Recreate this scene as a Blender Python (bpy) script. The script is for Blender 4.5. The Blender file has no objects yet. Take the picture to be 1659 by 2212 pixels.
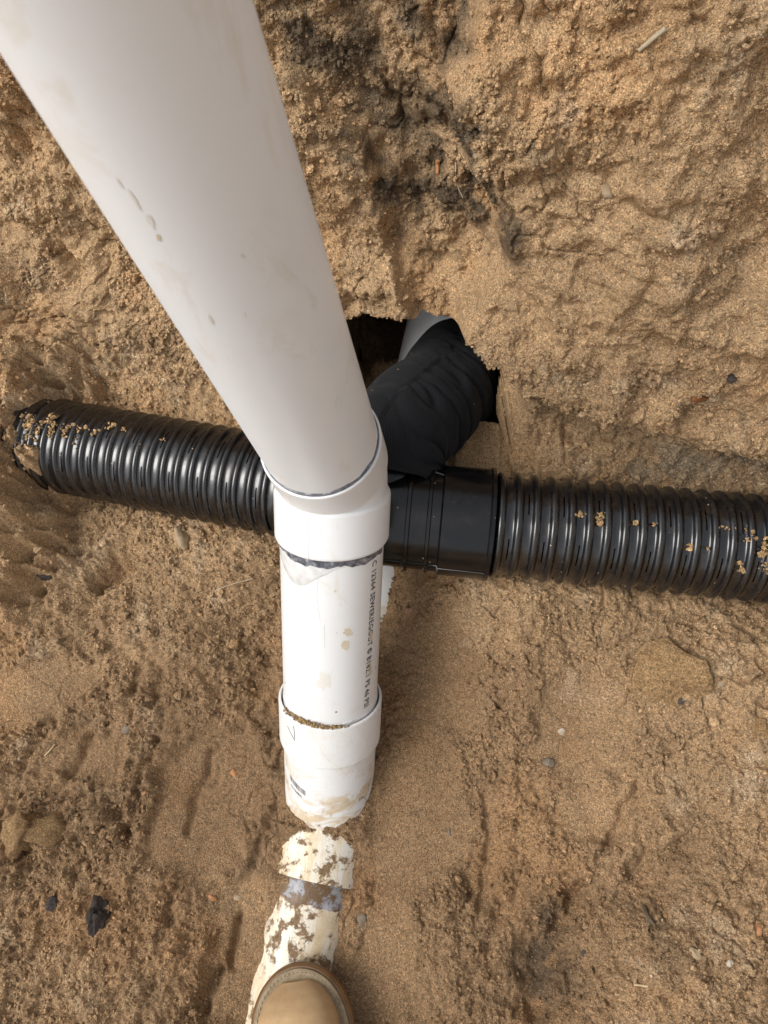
import bpy, bmesh, math, random
import numpy as np
from mathutils import Matrix, Vector, noise as mnoise

random.seed(7); rng = np.random.default_rng(7)
sc = bpy.context.scene
COL = sc.collection

# ------------------------------------------------------------------ camera
FPX, PCX, PCY = 1664.0, 829.5, 1106.0          # focal length and centre for a 1659 x 2212 frame
CAM = np.array([0.0, 0.0, 1.08])
_dn = np.array([.1445, .414, 1.0]); _dn /= np.linalg.norm(_dn); _up = -_dn
_f = np.array([0, -1.0, 0]); _f -= _f.dot(_up)*_up; _f /= np.linalg.norm(_f)
CM = np.array([np.cross(_f, _up), _f, _up])     # camera -> world
def ray(px, py): return CM @ np.array([(px-PCX)/FPX, (py-PCY)/FPX, 1.0])
def at_depth(px, py, d): return CAM + ray(px, py)*d
def at_z(px, py, z):
    r = ray(px, py); return CAM + r*((z-CAM[2])/r[2])
def project(P):
    c = (np.asarray(P)-CAM) @ CM
    return PCX+FPX*c[..., 0]/c[..., 2], PCY+FPX*c[..., 1]/c[..., 2], c[..., 2]
cd = bpy.data.cameras.new('camera'); cam = bpy.data.objects.new('camera', cd); COL.objects.link(cam)
X, Y, Z = CM @ [1, 0, 0], CM @ [0, -1, 0], CM @ [0, 0, -1]
cam.matrix_world = Matrix(((X[0], Y[0], Z[0], CAM[0]), (X[1], Y[1], Z[1], CAM[1]), (X[2], Y[2], Z[2], CAM[2]), (0, 0, 0, 1)))
cd.sensor_fit = 'VERTICAL'; cd.sensor_height = 36; cd.lens = 36*FPX/2212
cd.clip_start = .01; cd.clip_end = 500
cd.dof.use_dof = True; cd.dof.focus_distance = .9; cd.dof.aperture_fstop = 13
sc.camera = cam
sc.render.resolution_x = 768; sc.render.resolution_y = 1024

# ------------------------------------------------------------------ light: bright overcast day
SUN_EL, SUN_AZ = math.radians(55), math.radians(-110)      # azimuth from +y towards +x
w = bpy.data.worlds.new('World'); sc.world = w; w.use_nodes = True
nt = w.node_tree; bg = nt.nodes['Background']
sky = nt.nodes.new('ShaderNodeTexSky'); sky.sky_type = 'NISHITA'; sky.sun_disc = False
sky.sun_elevation = SUN_EL; sky.sun_rotation = SUN_AZ; sky.dust_density = 4; sky.air_density = 1.0
hs = nt.nodes.new('ShaderNodeHueSaturation'); hs.inputs['Saturation'].default_value = .22
nt.links.new(sky.outputs[0], hs.inputs['Color']); nt.links.new(hs.outputs[0], bg.inputs['Color'])
bg.inputs['Strength'].default_value = .15
sl = bpy.data.lights.new('sun', 'SUN'); sl.energy = 1.45; sl.angle = math.radians(34); sl.color = (1, .965, .91)
so = bpy.data.objects.new('sun', sl); COL.objects.link(so)
sdir = Vector((math.sin(SUN_AZ)*math.cos(SUN_EL), math.cos(SUN_AZ)*math.cos(SUN_EL), math.sin(SUN_EL)))
so.rotation_euler = sdir.to_track_quat('Z', 'Y').to_euler()
vs = sc.view_settings; vs.view_transform = 'Standard'; vs.look = 'None'; vs.gamma = 1; vs.exposure = .30
vs.use_curve_mapping = False

# ------------------------------------------------------------------ numpy noise
def _hash(ix, iy, iz, seed):
    h = (ix.astype(np.uint32)*np.uint32(374761393) + iy.astype(np.uint32)*np.uint32(668265263)
         + iz.astype(np.uint32)*np.uint32(2147483647) + np.uint32(seed*144269+1013))
    h = (h ^ (h >> np.uint32(13)))*np.uint32(1274126177)
    h = (h ^ (h >> np.uint32(16)))*np.uint32(2246822519)
    return h ^ (h >> np.uint32(13))
_g = rng.normal(size=(256, 3)).astype(np.float32); _g /= np.linalg.norm(_g, axis=1)[:, None]
def perlin(P, scale, seed=0):
    p = np.asarray(P, np.float32)*scale + 1000.0
    i = np.floor(p).astype(np.int64); f = (p-i).astype(np.float32)
    u = f*f*f*(f*(f*6-15)+10); out = 0
    for dx in (0, 1):
        for dy in (0, 1):
            for dz in (0, 1):
                g = _g[_hash(i[:, 0]+dx, i[:, 1]+dy, i[:, 2]+dz, seed) & np.uint32(255)]
                d = g[:, 0]*(f[:, 0]-dx)+g[:, 1]*(f[:, 1]-dy)+g[:, 2]*(f[:, 2]-dz)
                out = out + d*(u[:, 0] if dx else 1-u[:, 0])*(u[:, 1] if dy else 1-u[:, 1])*(u[:, 2] if dz else 1-u[:, 2])
    return out*1.5
def fbm(P, scale, octv=4, gain=.5, seed=0):
    s = 0; a = 1
    for k in range(octv): s = s+a*perlin(P, scale*2.03**k, seed+k*7); a *= gain
    return s
def cells(P, scale, seed=0):
    """rounded lumps: 0 in the joints, 1 at the centre of each lump; plus a random value for each lump"""
    p = np.asarray(P, np.float32)*scale + 1000.0
    b = np.floor(p-.5).astype(np.int64); best = np.full(len(p), 9., np.float32); rid = np.zeros(len(p), np.float32)
    for dx in (0, 1):
        for dy in (0, 1):
            for dz in (0, 1):
                cx_, cy_, cz_ = b[:, 0]+dx, b[:, 1]+dy, b[:, 2]+dz
                h = _hash(cx_, cy_, cz_, seed)
                q = np.stack([cx_+.15+.7*(h & np.uint32(1023))/1023., cy_+.15+.7*((h >> np.uint32(10)) & np.uint32(1023))/1023.,
                              cz_+.15+.7*((h >> np.uint32(20)) & np.uint32(1023))/1023.], 1)
                d = ((p-q)**2).sum(1); m = d < best
                best = np.where(m, d, best); rid = np.where(m, ((h >> np.uint32(5)) & np.uint32(255))/255., rid)
    return np.clip(1-best*1.6, 0, 1), rid
def sstep(a, b, x):
    t = np.clip((x-a)/(b-a), 0, 1); return t*t*(3-2*t)
def poly_sdf(px, py, poly):
    """signed distance to a closed polygon, positive inside"""
    poly = np.asarray(poly, float); d = np.full(px.shape, 1e9); ins = np.zeros(px.shape, bool)
    n = len(poly)
    for i in range(n):
        ax, ay = poly[i]; bx, by = poly[(i+1) % n]; ex, ey = bx-ax, by-ay
        t = np.clip(((px-ax)*ex+(py-ay)*ey)/(ex*ex+ey*ey+1e-12), 0, 1)
        d = np.minimum(d, np.hypot(px-ax-t*ex, py-ay-t*ey))
        c = ((ay > py) != (by > py)) & (px < (bx-ax)*(py-ay)/(by-ay+1e-12)+ax); ins ^= c
    return np.where(ins, d, -d)
def line_dist(px, py, pts):
    d = np.full(px.shape, 1e9)
    for (ax, ay), (bx, by) in zip(pts[:-1], pts[1:]):
        ex, ey = bx-ax, by-ay
        t = np.clip(((px-ax)*ex+(py-ay)*ey)/(ex*ex+ey*ey+1e-12), 0, 1)
        d = np.minimum(d, np.hypot(px-ax-t*ex, py-ay-t*ey))
    return d

# ------------------------------------------------------------------ small helpers
def mesh_np(name, verts, faces, smooth=True, sharp=32):
    """faces: (n,4) or (n,3) int array, or a list of lists"""
    me = bpy.data.meshes.new(name)
    if isinstance(faces, np.ndarray):
        k = faces.shape[1]; me.vertices.add(len(verts)); me.vertices.foreach_set('co', np.asarray(verts, np.float32).ravel())
        me.loops.add(faces.size); me.loops.foreach_set('vertex_index', faces.astype(np.int32).ravel())
        me.polygons.add(len(faces)); me.polygons.foreach_set('loop_start', np.arange(0, faces.size, k, dtype=np.int32))
        me.update(calc_edges=True)
    else:
        me.from_pydata([tuple(v) for v in verts], [], faces); me.update()
    me.polygons.foreach_set('use_smooth', np.full(len(me.polygons), smooth, bool))
    if smooth and not isinstance(faces, np.ndarray): me.set_sharp_from_angle(angle=math.radians(sharp))
    return me
def obj(name, me, mat, parent=None, label=None, cat=None, group=None, kind=None):
    o = bpy.data.objects.new(name, me); COL.objects.link(o)
    if mat is not None and me is not None: me.materials.append(mat)
    if parent is not None: o.parent = parent
    if label: o['label'] = label
    if cat: o['category'] = cat
    if group: o['group'] = group
    if kind: o['kind'] = kind
    return o
def empty(name, loc, label, cat, group=None):
    o = obj(name, None, None, None, label, cat, group); o.location = Vector(loc); o.empty_display_size = .02
    bpy.context.view_layer.update()
    return o
def adopt(o, parent):
    """parent keeping the world-space coordinates the mesh was built in"""
    o.parent = parent; o.matrix_parent_inverse = parent.matrix_world.inverted(); return o
def frame(axis, ref):
    a = np.asarray(axis, float); a /= np.linalg.norm(a)
    r = np.asarray(ref, float); r = r-r.dot(a)*a; r /= np.linalg.norm(r)
    return a, r, np.cross(a, r)
def lathe(P0, axis, ref, prof, n=96, skip=None, caps=(False, False), wob=None):
    """surface of revolution about P0 + t*axis; prof = [(t, r)...]; skip(i, j) leaves a face open"""
    a, r, s = frame(axis, ref); prof = np.asarray(prof, float); th = np.linspace(0, 2*np.pi, n, endpoint=False)
    T = prof[:, 0][:, None]; Rr = prof[:, 1][:, None]*np.ones((1, n))
    if wob is not None: Rr = Rr+wob(T, th[None, :])
    V = np.asarray(P0)+T[..., None]*a+Rr[..., None]*(np.cos(th)[None, :, None]*r+np.sin(th)[None, :, None]*s)
    m = len(prof); V = V.reshape(-1, 3); F = []
    for i in range(m-1):
        for j in range(n):
            if skip and skip(i, j): continue
            F.append([i*n+j, i*n+(j+1) % n, (i+1)*n+(j+1) % n, (i+1)*n+j])
    F = [f[::-1] for f in F]
    if caps[0]: F.append(list(range(n)))
    if caps[1]: F.append(list(range((m-1)*n, m*n))[::-1])
    return V, F
def tube_path(pts, radii, n=10, closed_ends=True):
    pts = np.asarray(pts, float); m = len(pts); radii = np.broadcast_to(radii, (m,))
    tang = np.gradient(pts, axis=0); ref = np.array([.3, .2, .93]); V = []; F = []
    for k in range(m):
        a, r, s = frame(tang[k], ref)
        for j in range(n):
            t = 2*math.pi*j/n; V.append(pts[k]+radii[k]*(math.cos(t)*r+math.sin(t)*s))
    for k in range(m-1):
        for j in range(n): F.append([k*n+j, (k+1)*n+j, (k+1)*n+(j+1) % n, k*n+(j+1) % n][::-1])
    if closed_ends: F.append(list(range(n))); F.append(list(range((m-1)*n, m*n))[::-1])
    return V, F

# ------------------------------------------------------------------ materials
def mat(name, rough=.5, color=(.5, .5, .5), spec=.5):
    m = bpy.data.materials.new(name); m.use_nodes = True; b = m.node_tree.nodes['Principled BSDF']
    b.inputs['Roughness'].default_value = rough; b.inputs['Base Color'].default_value = (*color, 1)
    b.inputs['Specular IOR Level'].default_value = spec
    return m, m.node_tree, b
def N(t, kind, **kw):
    n = t.nodes.new(kind)
    for k, v in kw.items():
        if k in n.inputs: n.inputs[k].default_value = v
        else: setattr(n, k, v)
    return n
def noise(t, co, scale, detail=3, rough=.55, dist=0, stretch=None):
    if stretch:
        mp = N(t, 'ShaderNodeMapping'); mp.inputs['Scale'].default_value = stretch; t.links.new(co, mp.inputs[0]); co = mp.outputs[0]
    n = N(t, 'ShaderNodeTexNoise', Scale=scale, Detail=detail, Roughness=rough, Distortion=dist); t.links.new(co, n.inputs['Vector'])
    return n.outputs['Fac']
def ramp(t, fac, stops):
    r = N(t, 'ShaderNodeValToRGB'); e = r.color_ramp.elements
    while len(e) < len(stops): e.new(.5)
    for k, (p, c) in enumerate(stops):
        e[k].position = p; e[k].color = (*c, 1) if isinstance(c, tuple) else (c, c, c, 1)
    t.links.new(fac, r.inputs[0]); return r.outputs[0]
def mix(t, fac, a, b, mode='MIX'):
    n = N(t, 'ShaderNodeMix', data_type='RGBA', blend_type=mode)
    for s, v in ((n.inputs[0], fac), (n.inputs[6], a), (n.inputs[7], b)):
        if hasattr(v, 'links') or hasattr(v, 'is_linked'): t.links.new(v, s)
        else: s.default_value = v if not isinstance(v, tuple) else (*v, 1)
    return n.outputs[2]
def math_(t, op, a, b=None, c=None):
    n = N(t, 'ShaderNodeMath', operation=op)
    for s, v in zip(n.inputs, (a, b, c)):
        if v is None: continue
        if hasattr(v, 'is_linked'): t.links.new(v, s)
        else: s.default_value = v
    return n.outputs[0]
def bump(t, b, h, strength, dist):
    n = N(t, 'ShaderNodeBump', Strength=strength, Distance=dist); t.links.new(h, n.inputs['Height']); t.links.new(n.outputs[0], b.inputs['Normal'])
def geo_pos(t): return N(t, 'ShaderNodeNewGeometry').outputs['Position']

def soil_material(name, attr):
    m, t, b = mat(name, .9, spec=.18); co = geo_pos(t)
    if attr:
        base = N(t, 'ShaderNodeAttribute', attribute_name='soil').outputs['Color']
    else:
        base = mix(t, noise(t, co, 30, 2), (.40, .25, .12), (.27, .16, .075))
    v = N(t, 'ShaderNodeTexVoronoi', Scale=800.0); t.links.new(co, v.inputs['Vector'])
    sep = N(t, 'ShaderNodeSeparateColor'); t.links.new(v.outputs['Color'], sep.inputs[0])
    grain = ramp(t, sep.outputs[0], [(0, .48), (.3, .84), (.72, 1.06), (.92, 1.28), (1, 1.75)])
    c = mix(t, 1.0, base, grain, 'MULTIPLY')
    hue = ramp(t, sep.outputs[1], [(0, (1.08, .96, .88)), (.5, (1, 1, 1)), (1, (.95, 1.02, 1.10))])
    c = mix(t, .8, c, hue, 'MULTIPLY')
    mid = ramp(t, noise(t, co, 210, 4, .7), [(.28, .68), (.5, 1.0), (.72, 1.22)])
    c = mix(t, 1.0, c, mid, 'MULTIPLY')
    t.links.new(c, b.inputs['Base Color'])
    h = math_(t, 'ADD', math_(t, 'MULTIPLY', v.outputs['Distance'], -.55), noise(t, co, 380, 4, .7))
    bump(t, b, h, .95, .0022)
    return m
SOIL = soil_material('sandy_soil', True)
SAND = soil_material('loose_sand', False)

def pvc_material(name, dirt=.0, base=(.75, .755, .752), axis=None, rough=.33, spots=True, wash=None, low=False):
    m, t, b = mat(name, rough, base, .5); co = geo_pos(t)
    c = base
    sm = ramp(t, noise(t, co, 9, 5, .65, .6), [(.52, 0.), (.72, .32)])
    c = mix(t, sm, c, (.70, .66, .58))
    ws = ramp(t, noise(t, co, 16, 5, .7, 1.5, stretch=(1, 1, .3)), [(.56, 0.), (.72, .5)])
    c = mix(t, ws, c, (.62, .54, .40))
    if wash: c = mix(t, ramp(t, noise(t, co, 30, 5, .7, .6, stretch=wash), [(.30, 0.), (.58, .85)]), c, (.71, .63, .47))
    fl = N(t, 'ShaderNodeTexVoronoi', Scale=95.0); t.links.new(co, fl.inputs['Vector'])
    sel = N(t, 'ShaderNodeSeparateColor'); t.links.new(fl.outputs['Color'], sel.inputs[0])
    rad = math_(t, 'MULTIPLY', math_(t, 'GREATER_THAN', sel.outputs[0], .88 if spots else 2.), math_(t, 'MULTIPLY', sel.outputs[1], .16))
    spot = math_(t, 'LESS_THAN', math_(t, 'ADD', fl.outputs['Distance'], math_(t, 'MULTIPLY', noise(t, co, 600, 2), .08)), math_(t, 'ADD', rad, .03))
    spot = math_(t, 'MULTIPLY', spot, math_(t, 'GREATER_THAN', rad, .01))
    c = mix(t, math_(t, 'MULTIPLY', spot, .8), c, (.25, .15, .075))
    if axis is not None:       # rubbed streaks and caked mud, drawn out along the pipe or round it
        st = noise(t, co, 24, 6, .75, .8, stretch=axis)
        mud = ramp(t, st, [(.50-.10*dirt, 0.), (.60-.06*dirt, .75), (.75, .95)])
        if low:
            sx = N(t, 'ShaderNodeSeparateXYZ'); t.links.new(co, sx.inputs[0]); zz = math_(t, 'ADD', sx.outputs[2], math_(t, 'MULTIPLY', noise(t, co, 22, 3), .09))
            reach = ramp(t, zz, [(.13, 1.), (.18, .12)]); mud = math_(t, 'MULTIPLY', mud, reach)
        tint = ramp(t, noise(t, co, 60, 4, .7), [(.35, (.66, .53, .33)), (.65, (.50, .36, .19))])
        c = mix(t, mud, c, tint)
        clod = ramp(t, noise(t, co, 48, 5, .68, .2), [(.635-.14*dirt, 0.), (.70-.14*dirt, 1.)])
        if low: clod = math_(t, 'MULTIPLY', clod, ramp(t, zz, [(.10, 1.), (.13, 0.)]))
        c = mix(t, clod, c, ramp(t, noise(t, co, 240, 3), [(.3, (.12, .072, .036)), (.7, (.26, .165, .085))]))
        rr = math_(t, 'ADD', math_(t, 'MULTIPLY', clod, .45), rough+.05); t.links.new(rr, b.inputs['Roughness'])
        bump(t, b, math_(t, 'ADD', clod, noise(t, co, 500, 3)), .35, .0015)
    else:
        rr = math_(t, 'ADD', math_(t, 'MULTIPLY', noise(t, co, 40, 4), .12), rough-.04); t.links.new(rr, b.inputs['Roughness'])
        sc_ = noise(t, co, 55, 3, .5, 0, stretch=(1, 1, .08)); bump(t, b, sc_, .04, .001)
    t.links.new(c, b.inputs['Base Color'])
    return m
PVC = pvc_material('white_pvc')
PVC_W = pvc_material('white_pvc_fitting', base=(.78, .785, .785), rough=.28)
PVC_M = pvc_material('muddy_pvc', dirt=.82, axis=(1.6, .30, 1.6), wash=(1.5, .45, 1.5))
PVC_R = pvc_material('white_pvc_riser', spots=False, base=(.795, .82, .84))
PVC_B = pvc_material('stained_pvc', base=(.77, .775, .77), dirt=.35, axis=(.7, 1.6, 1.9), low=True)
def cement_material():
    m, t, b = mat('pipe_cement', .18, (.10, .105, .125)); co = geo_pos(t)
    c = ramp(t, noise(t, co, 130, 4, .6), [(.35, (.05, .052, .065)), (.55, (.16, .165, .19)), (.72, (.42, .42, .43))])
    t.links.new(c, b.inputs['Base Color']); bump(t, b, noise(t, co, 260, 3), .4, .001); return m
CEMENT = cement_material()
def smear_material():
    m, t, b = mat('dried_cement_film', .14, (.5, .5, .5)); co = geo_pos(t)
    c = ramp(t, noise(t, co, 60, 4, .6, 1.2), [(.35, (.55, .545, .54)), (.55, (.65, .645, .635)), (.75, (.71, .705, .695))])
    t.links.new(c, b.inputs['Base Color']); bump(t, b, noise(t, co, 90, 3, .5, 1), .3, .002); return m
FILM = smear_material()
def black_material(name, rough, base=(.011, .0115, .013), dusty=.25, spec=.95):
    m, t, b = mat(name, rough, base, spec); co = geo_pos(t)
    d = ramp(t, noise(t, co, 34, 6, .7, .5), [(.52, 0.), (.78, dusty)])
    c = mix(t, d, base, (.17, .125, .085))
    fl = N(t, 'ShaderNodeTexVoronoi', Scale=150.0); t.links.new(co, fl.inputs['Vector'])
    sel = N(t, 'ShaderNodeSeparateColor'); t.links.new(fl.outputs['Color'], sel.inputs[0])
    rad = math_(t, 'MULTIPLY', math_(t, 'GREATER_THAN', sel.outputs[0], .93), math_(t, 'MULTIPLY', sel.outputs[1], .17))
    spot = math_(t, 'LESS_THAN', fl.outputs['Distance'], rad)
    c = mix(t, spot, c, (.40, .30, .19)); t.links.new(c, b.inputs['Base Color'])
    rr = math_(t, 'ADD', math_(t, 'MULTIPLY', noise(t, co, 70, 4), .22), rough-.1)
    rr = math_(t, 'ADD', rr, math_(t, 'MULTIPLY', d, .8)); t.links.new(rr, b.inputs['Roughness'])
    bump(t, b, noise(t, co, 170, 4, .6), .06, .002)
    return m
BLACK = black_material('black_corrugated_plastic', .24, (.006, .0063, .0075), .16)
BLACK_T = black_material('black_moulded_plastic', .20, (.004, .0043, .0053), .07, .5)
def fabric_material():
    m, t, b = mat('black_knit_fabric', .88, (.012, .013, .016), .25); co = N(t, 'ShaderNodeAttribute', attribute_name='knit').outputs['Vector']
    w1 = N(t, 'ShaderNodeTexWave', Scale=1.0, wave_type='BANDS', bands_direction='DIAGONAL'); t.links.new(co, w1.inputs['Vector'])
    w1.inputs['Distortion'].default_value = .6
    w2 = N(t, 'ShaderNodeTexWave', Scale=1.0, wave_type='BANDS', bands_direction='Y'); t.links.new(co, w2.inputs['Vector'])
    h = math_(t, 'MULTIPLY', w1.outputs['Fac'], w2.outputs['Fac'])
    c = ramp(t, h, [(0, (.003, .0033, .0045)), (.5, (.013, .0140, .017)), (1, (.032, .0335, .039))]); 
    fl = N(t, 'ShaderNodeTexVoronoi', Scale=120.0); p = geo_pos(t); t.links.new(p, fl.inputs['Vector'])
    sel = N(t, 'ShaderNodeSeparateColor'); t.links.new(fl.outputs['Color'], sel.inputs[0])
    spot = math_(t, 'LESS_THAN', fl.outputs['Distance'], math_(t, 'MULTIPLY', math_(t, 'GREATER_THAN', sel.outputs[0], .97), .13))
    c = mix(t, spot, c, (.4, .3, .2))
    t.links.new(c, b.inputs['Base Color']); bump(t, b, h, .3, .0006)
    b.inputs['Sheen Weight'].default_value = .04; b.inputs['Sheen Roughness'].default_value = .5
    return m
FABRIC = fabric_material()
def plain(name, rough, c1, c2, scale=60, spec=.4, bmp=.2, bd=.001):
    m, t, b = mat(name, rough, c1, spec); co = geo_pos(t)
    t.links.new(mix(t, ramp(t, noise(t, co, scale, 5, .65), [(.3, 0.), (.7, 1.)]), c1, c2), b.inputs['Base Color'])
    bump(t, b, noise(t, co, scale*5, 4, .6), bmp, bd); return m
def primer_material():
    m, t, b = mat('grey_primer', .45, (.3, .3, .34)); co = geo_pos(t)
    c = ramp(t, noise(t, co, 45, 5, .7), [(.40, (.34, .34, .355)), (.47, (.22, .22, .235)), (.50, (.15, .09, .042)), (.7, (.12, .07, .035))])
    t.links.new(c, b.inputs['Base Color']); bump(t, b, noise(t, co, 250, 4), .4, .0015); return m
INK = plain('black_ink', .5, (.03, .03, .033), (.11, .11, .12), 300)
LEATHER = plain('tan_leather', .82, (.52, .36, .20), (.38, .25, .13), 34, .2, .12, .0008)
GUM = plain('gum_rubber_sole', .45, (.20, .105, .04), (.12, .062, .026), 50, .4, .3, .001)
WELT = plain('dusty_welt', .8, (.34, .27, .175), (.20, .15, .09), 90, .3, .5, .0015)
THREAD = plain('pale_stitching', .8, (.42, .34, .23), (.30, .23, .15), 200)
LACE = plain('brown_lace', .8, (.13, .075, .035), (.08, .045, .02), 200)
BOOT_SHADE = plain('boot_inside_shade', .95, (.035, .025, .018), (.02, .015, .01), 60)  # near-black colour put in for the shade inside the boot

# ------------------------------------------------------------------ layout of the pipes
MD = np.array([.153, .988, 0]); MD /= np.linalg.norm(MD)       # run of the buried pipe
MN = np.array([MD[1], -MD[0], 0])                             # to its right
M0 = np.array([-.2251, -.032, 0.0])
def mp(s, z=0.0): return M0+MD*s+np.array([0, 0, z])
BA = math.radians(48)                                         # the branch rises at 48 degrees
BD = MD*math.cos(BA)+np.array([0, 0, math.sin(BA)])           # up the branch
W0 = mp(.043)                                                 # where branch and run meet
BL = (.3755-.043)/math.cos(BA)                                # branch length to the elbow
EL = W0+BD*BL                                                 # elbow corner
BT = np.cross(MN, BD); BT = BT if BT[2] > 0 else -BT           # branch: up-facing side
R_PIPE = .0565

# drain tee and corrugated pipes
RA, RB = at_depth(1060, 1133, .905), at_depth(1660, 1186, .885)
RD = (RB-RA)/np.linalg.norm(RB-RA)                            # to the right
LA, LB = at_depth(640, 1056, .945), at_depth(60, 950, 1.045)
LD = (LB-LA)/np.linalg.norm(LB-LA)
TC = RA-RD*.145                                               # tee centre

# ------------------------------------------------------------------ ground: trench floor, rear wall, surroundings as one sheet
def Yf(x): return np.interp(x, [-1.5, -.66, -.46, -.35, -.16, 0., .18, .315, .6, 1.5], [.60, .585, .555, .525, .515, .485, .445, .425, .42, .42])
vp = np.concatenate([np.arange(-.93, .70, .0016)])
PHI = math.radians(68)
phi = PHI*sstep(-.05, .05, vp)*(1-sstep(.60, .70, vp))
dv = np.diff(vp, prepend=vp[0]); py = np.cumsum(np.cos(phi)*dv); pz = np.cumsum(np.sin(phi)*dv)
k0 = np.argmin(abs(vp)); py -= py[k0]; pz -= pz[0]
ext = np.cumsum(.004*1.22**np.arange(43)); ext = ext[ext < 90]
vp = np.concatenate([vp[0]-ext[::-1], vp, vp[-1]+ext]); py = np.concatenate([py[0]-ext[::-1], py, py[-1]+ext])
pz = np.concatenate([np.zeros(len(ext)), pz, np.full(len(ext), pz[-1])]); phi = np.concatenate([np.zeros(len(ext)), phi, np.zeros(len(ext))])
ux = np.arange(-.73, .39, .0016); ux = np.concatenate([ux[0]-ext[::-1], ux, ux[-1]+ext])
NU, NV = len(ux), len(vp)
TOP = pz[-1]
def wall_y(x, z): return Yf(x)+np.interp(z, pz[len(ext):-len(ext)]+.10, py[len(ext):-len(ext)])
def on_wall(px, py_, off=0.0):
    r = ray(px, py_); t = .4; nw = np.array([0, -math.sin(PHI), math.cos(PHI)])
    for k in range(400):
        P = CAM+r*t-nw*off
        if P[1] > wall_y(P[0], P[2]) or P[2] < .0: break
        t += .004
    return P

ctrl = []      # trench floor heights
for px_, py_, z in [(300, 1300, .125), (0, 1300, .16), (130, 1450, .13), (420, 1450, .10), (400, 1700, .055), (100, 1700, .085), (100, 2000, .095), (330, 2000, .075), (480, 2050, .055),
                    (100, 2200, .10), (560, 1400, .075), (560, 1620, .05), (1000, 1400, .10), (1000, 1560, .062), (1000, 1750, .05), (900, 1900, .042), (1000, 2120, .05), (850, 2120, .036), (850, 1600, .05), (850, 1400, .07),
                    (1250, 1360, .14), (1500, 1400, .155), (1650, 1420, .165), (1350, 1600, .10), (1500, 1800, .095), (1300, 1850, .075), (1300, 2000, .065), (1220, 2150, .06), (1450, 2100, .12), (1650, 2150, .13), (1650, 1700, .13)]:
    p = at_z(px_, py_, z); ctrl.append((p[0], p[1], z))
for k in np.linspace(0, 1, 6):
    p = RA+(RB-RA)*k; ctrl += [(p[0], p[1]-.07, p[2]-.055), (p[0], p[1]+.055, p[2]-.035), (p[0], p[1], p[2]-.06)]
    p = LA+(LB-LA)*(.15+.8*k); ctrl += [(p[0], p[1]-.07, p[2]-.055), (p[0], p[1]+.065, p[2]-.03), (p[0], p[1], p[2]-.062)]
p = LB; ctrl += [(p[0]-.05, p[1], p[2]+.05), (p[0]-.06, p[1]-.10, p[2]+.0), (p[0]-.03, p[1]+.09, p[2]+.06)]
ctrl = np.array(ctrl)
def tps(r2): return np.where(r2 > 0, .5*r2*np.log(r2+1e-20), 0)
def fit_tps(c):
    n = len(c); K = tps(((c[:, None, :2]-c[None, :, :2])**2).sum(2))+np.eye(n)*2e-4; Pm = np.c_[np.ones(n), c[:, :2]]
    A = np.block([[K, Pm], [Pm.T, np.zeros((3, 3))]]); return np.linalg.solve(A, np.r_[c[:, 2], 0, 0, 0])
TW = fit_tps(ctrl)
def floor_z(x, y):
    xq, yq = np.clip(x, -.78, .50), np.clip(y, -.32, .62)
    z = TW[-3]+TW[-2]*xq+TW[-1]*yq
    for k in range(len(ctrl)): z = z+TW[k]*tps((xq-ctrl[k, 0])**2+(yq-ctrl[k, 1])**2)
    z = np.clip(z, .02, .36)
    s = (x-M0[0])*MD[0]+(y-M0[1])*MD[1]; d = (x-M0[0])*MN[0]+(y-M0[1])*MN[1]
    zm = np.interp(s, [-.6, -.25, -.08, -.012, .006, .014, .020, .030, .045, .08, .2, .28, .31, .40, .45, .9], [.038, .038, .040, .041, .043, .050, .059, .063, .060, .062, .062, .060, .046, .046, .044, .040])
    wl = np.where(d < 0, .055, .065)
    wt = np.exp(-(d/wl)**4)*(1-.0*s)
    return z*(1-wt)+zm*wt

Ug, Vi = np.meshgrid(ux, np.arange(NV))        # rows: along the profile, columns: x
PHg = phi[Vi]; yb = Yf(Ug)+py[Vi]; zb = pz[Vi]
yfl = np.minimum(yb, Yf(Ug)); fz = floor_z(Ug.ravel(), yfl.ravel()).reshape(Ug.shape)
fade = 1-sstep(0.0, .30, vp[Vi]); zb = zb+fz*fade+.10*(1-fade)
# trench ends and the bank behind the photographer rise to the surrounding ground
wallw = sstep(.02, .5, zb*0+pz[Vi])
rise = np.maximum.reduce([sstep(-1.5, -2.3, Ug), sstep(1.5, 2.3, Ug), sstep(-2.2, -3.0, yb)])
zb = zb+(TOP+.10-zb)*rise
B = np.stack([Ug, yb, zb], -1).reshape(-1, 3)
NRM = np.stack([0*PHg, -np.sin(PHg), np.cos(PHg)], -1).reshape(-1, 3)
xf, yf, zf = B[:, 0], B[:, 1], B[:, 2]; vf = vp[Vi].ravel()
fine = (xf > -.75) & (xf < .41) & (vf > -.95) & (vf < .72)
idx = np.where(fine)[0]; Q = B[idx]; Nq = NRM[idx]; vq = vf[idx]
onw = sstep(-.02, .10, vq)                    # 1 on the wall
# where a point of the sheet lies, in the frame the features are listed in
def wall_pts(l, off=None): return [tuple(on_wall(p[0], p[1], off if off is not None else (p[2] if len(p) > 2 else (.055 if p[0] > 1040 else .02)))[[0, 2]]) for p in l]
warp = np.stack([fbm(Q, 14, 3, .5, 91), fbm(Q, 14, 3, .5, 92)], 1)*.014
qx, qz = Q[:, 0]+warp[:, 0], Q[:, 2]+warp[:, 1]
d = np.zeros(len(Q))
# soft large relief
d += .014*fbm(Q, 6.5, 3, .5, 3)*(.5+1.1*onw)+.016*onw*sstep(-.2, .6, fbm(Q, 12, 3, .5, 4))
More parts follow.
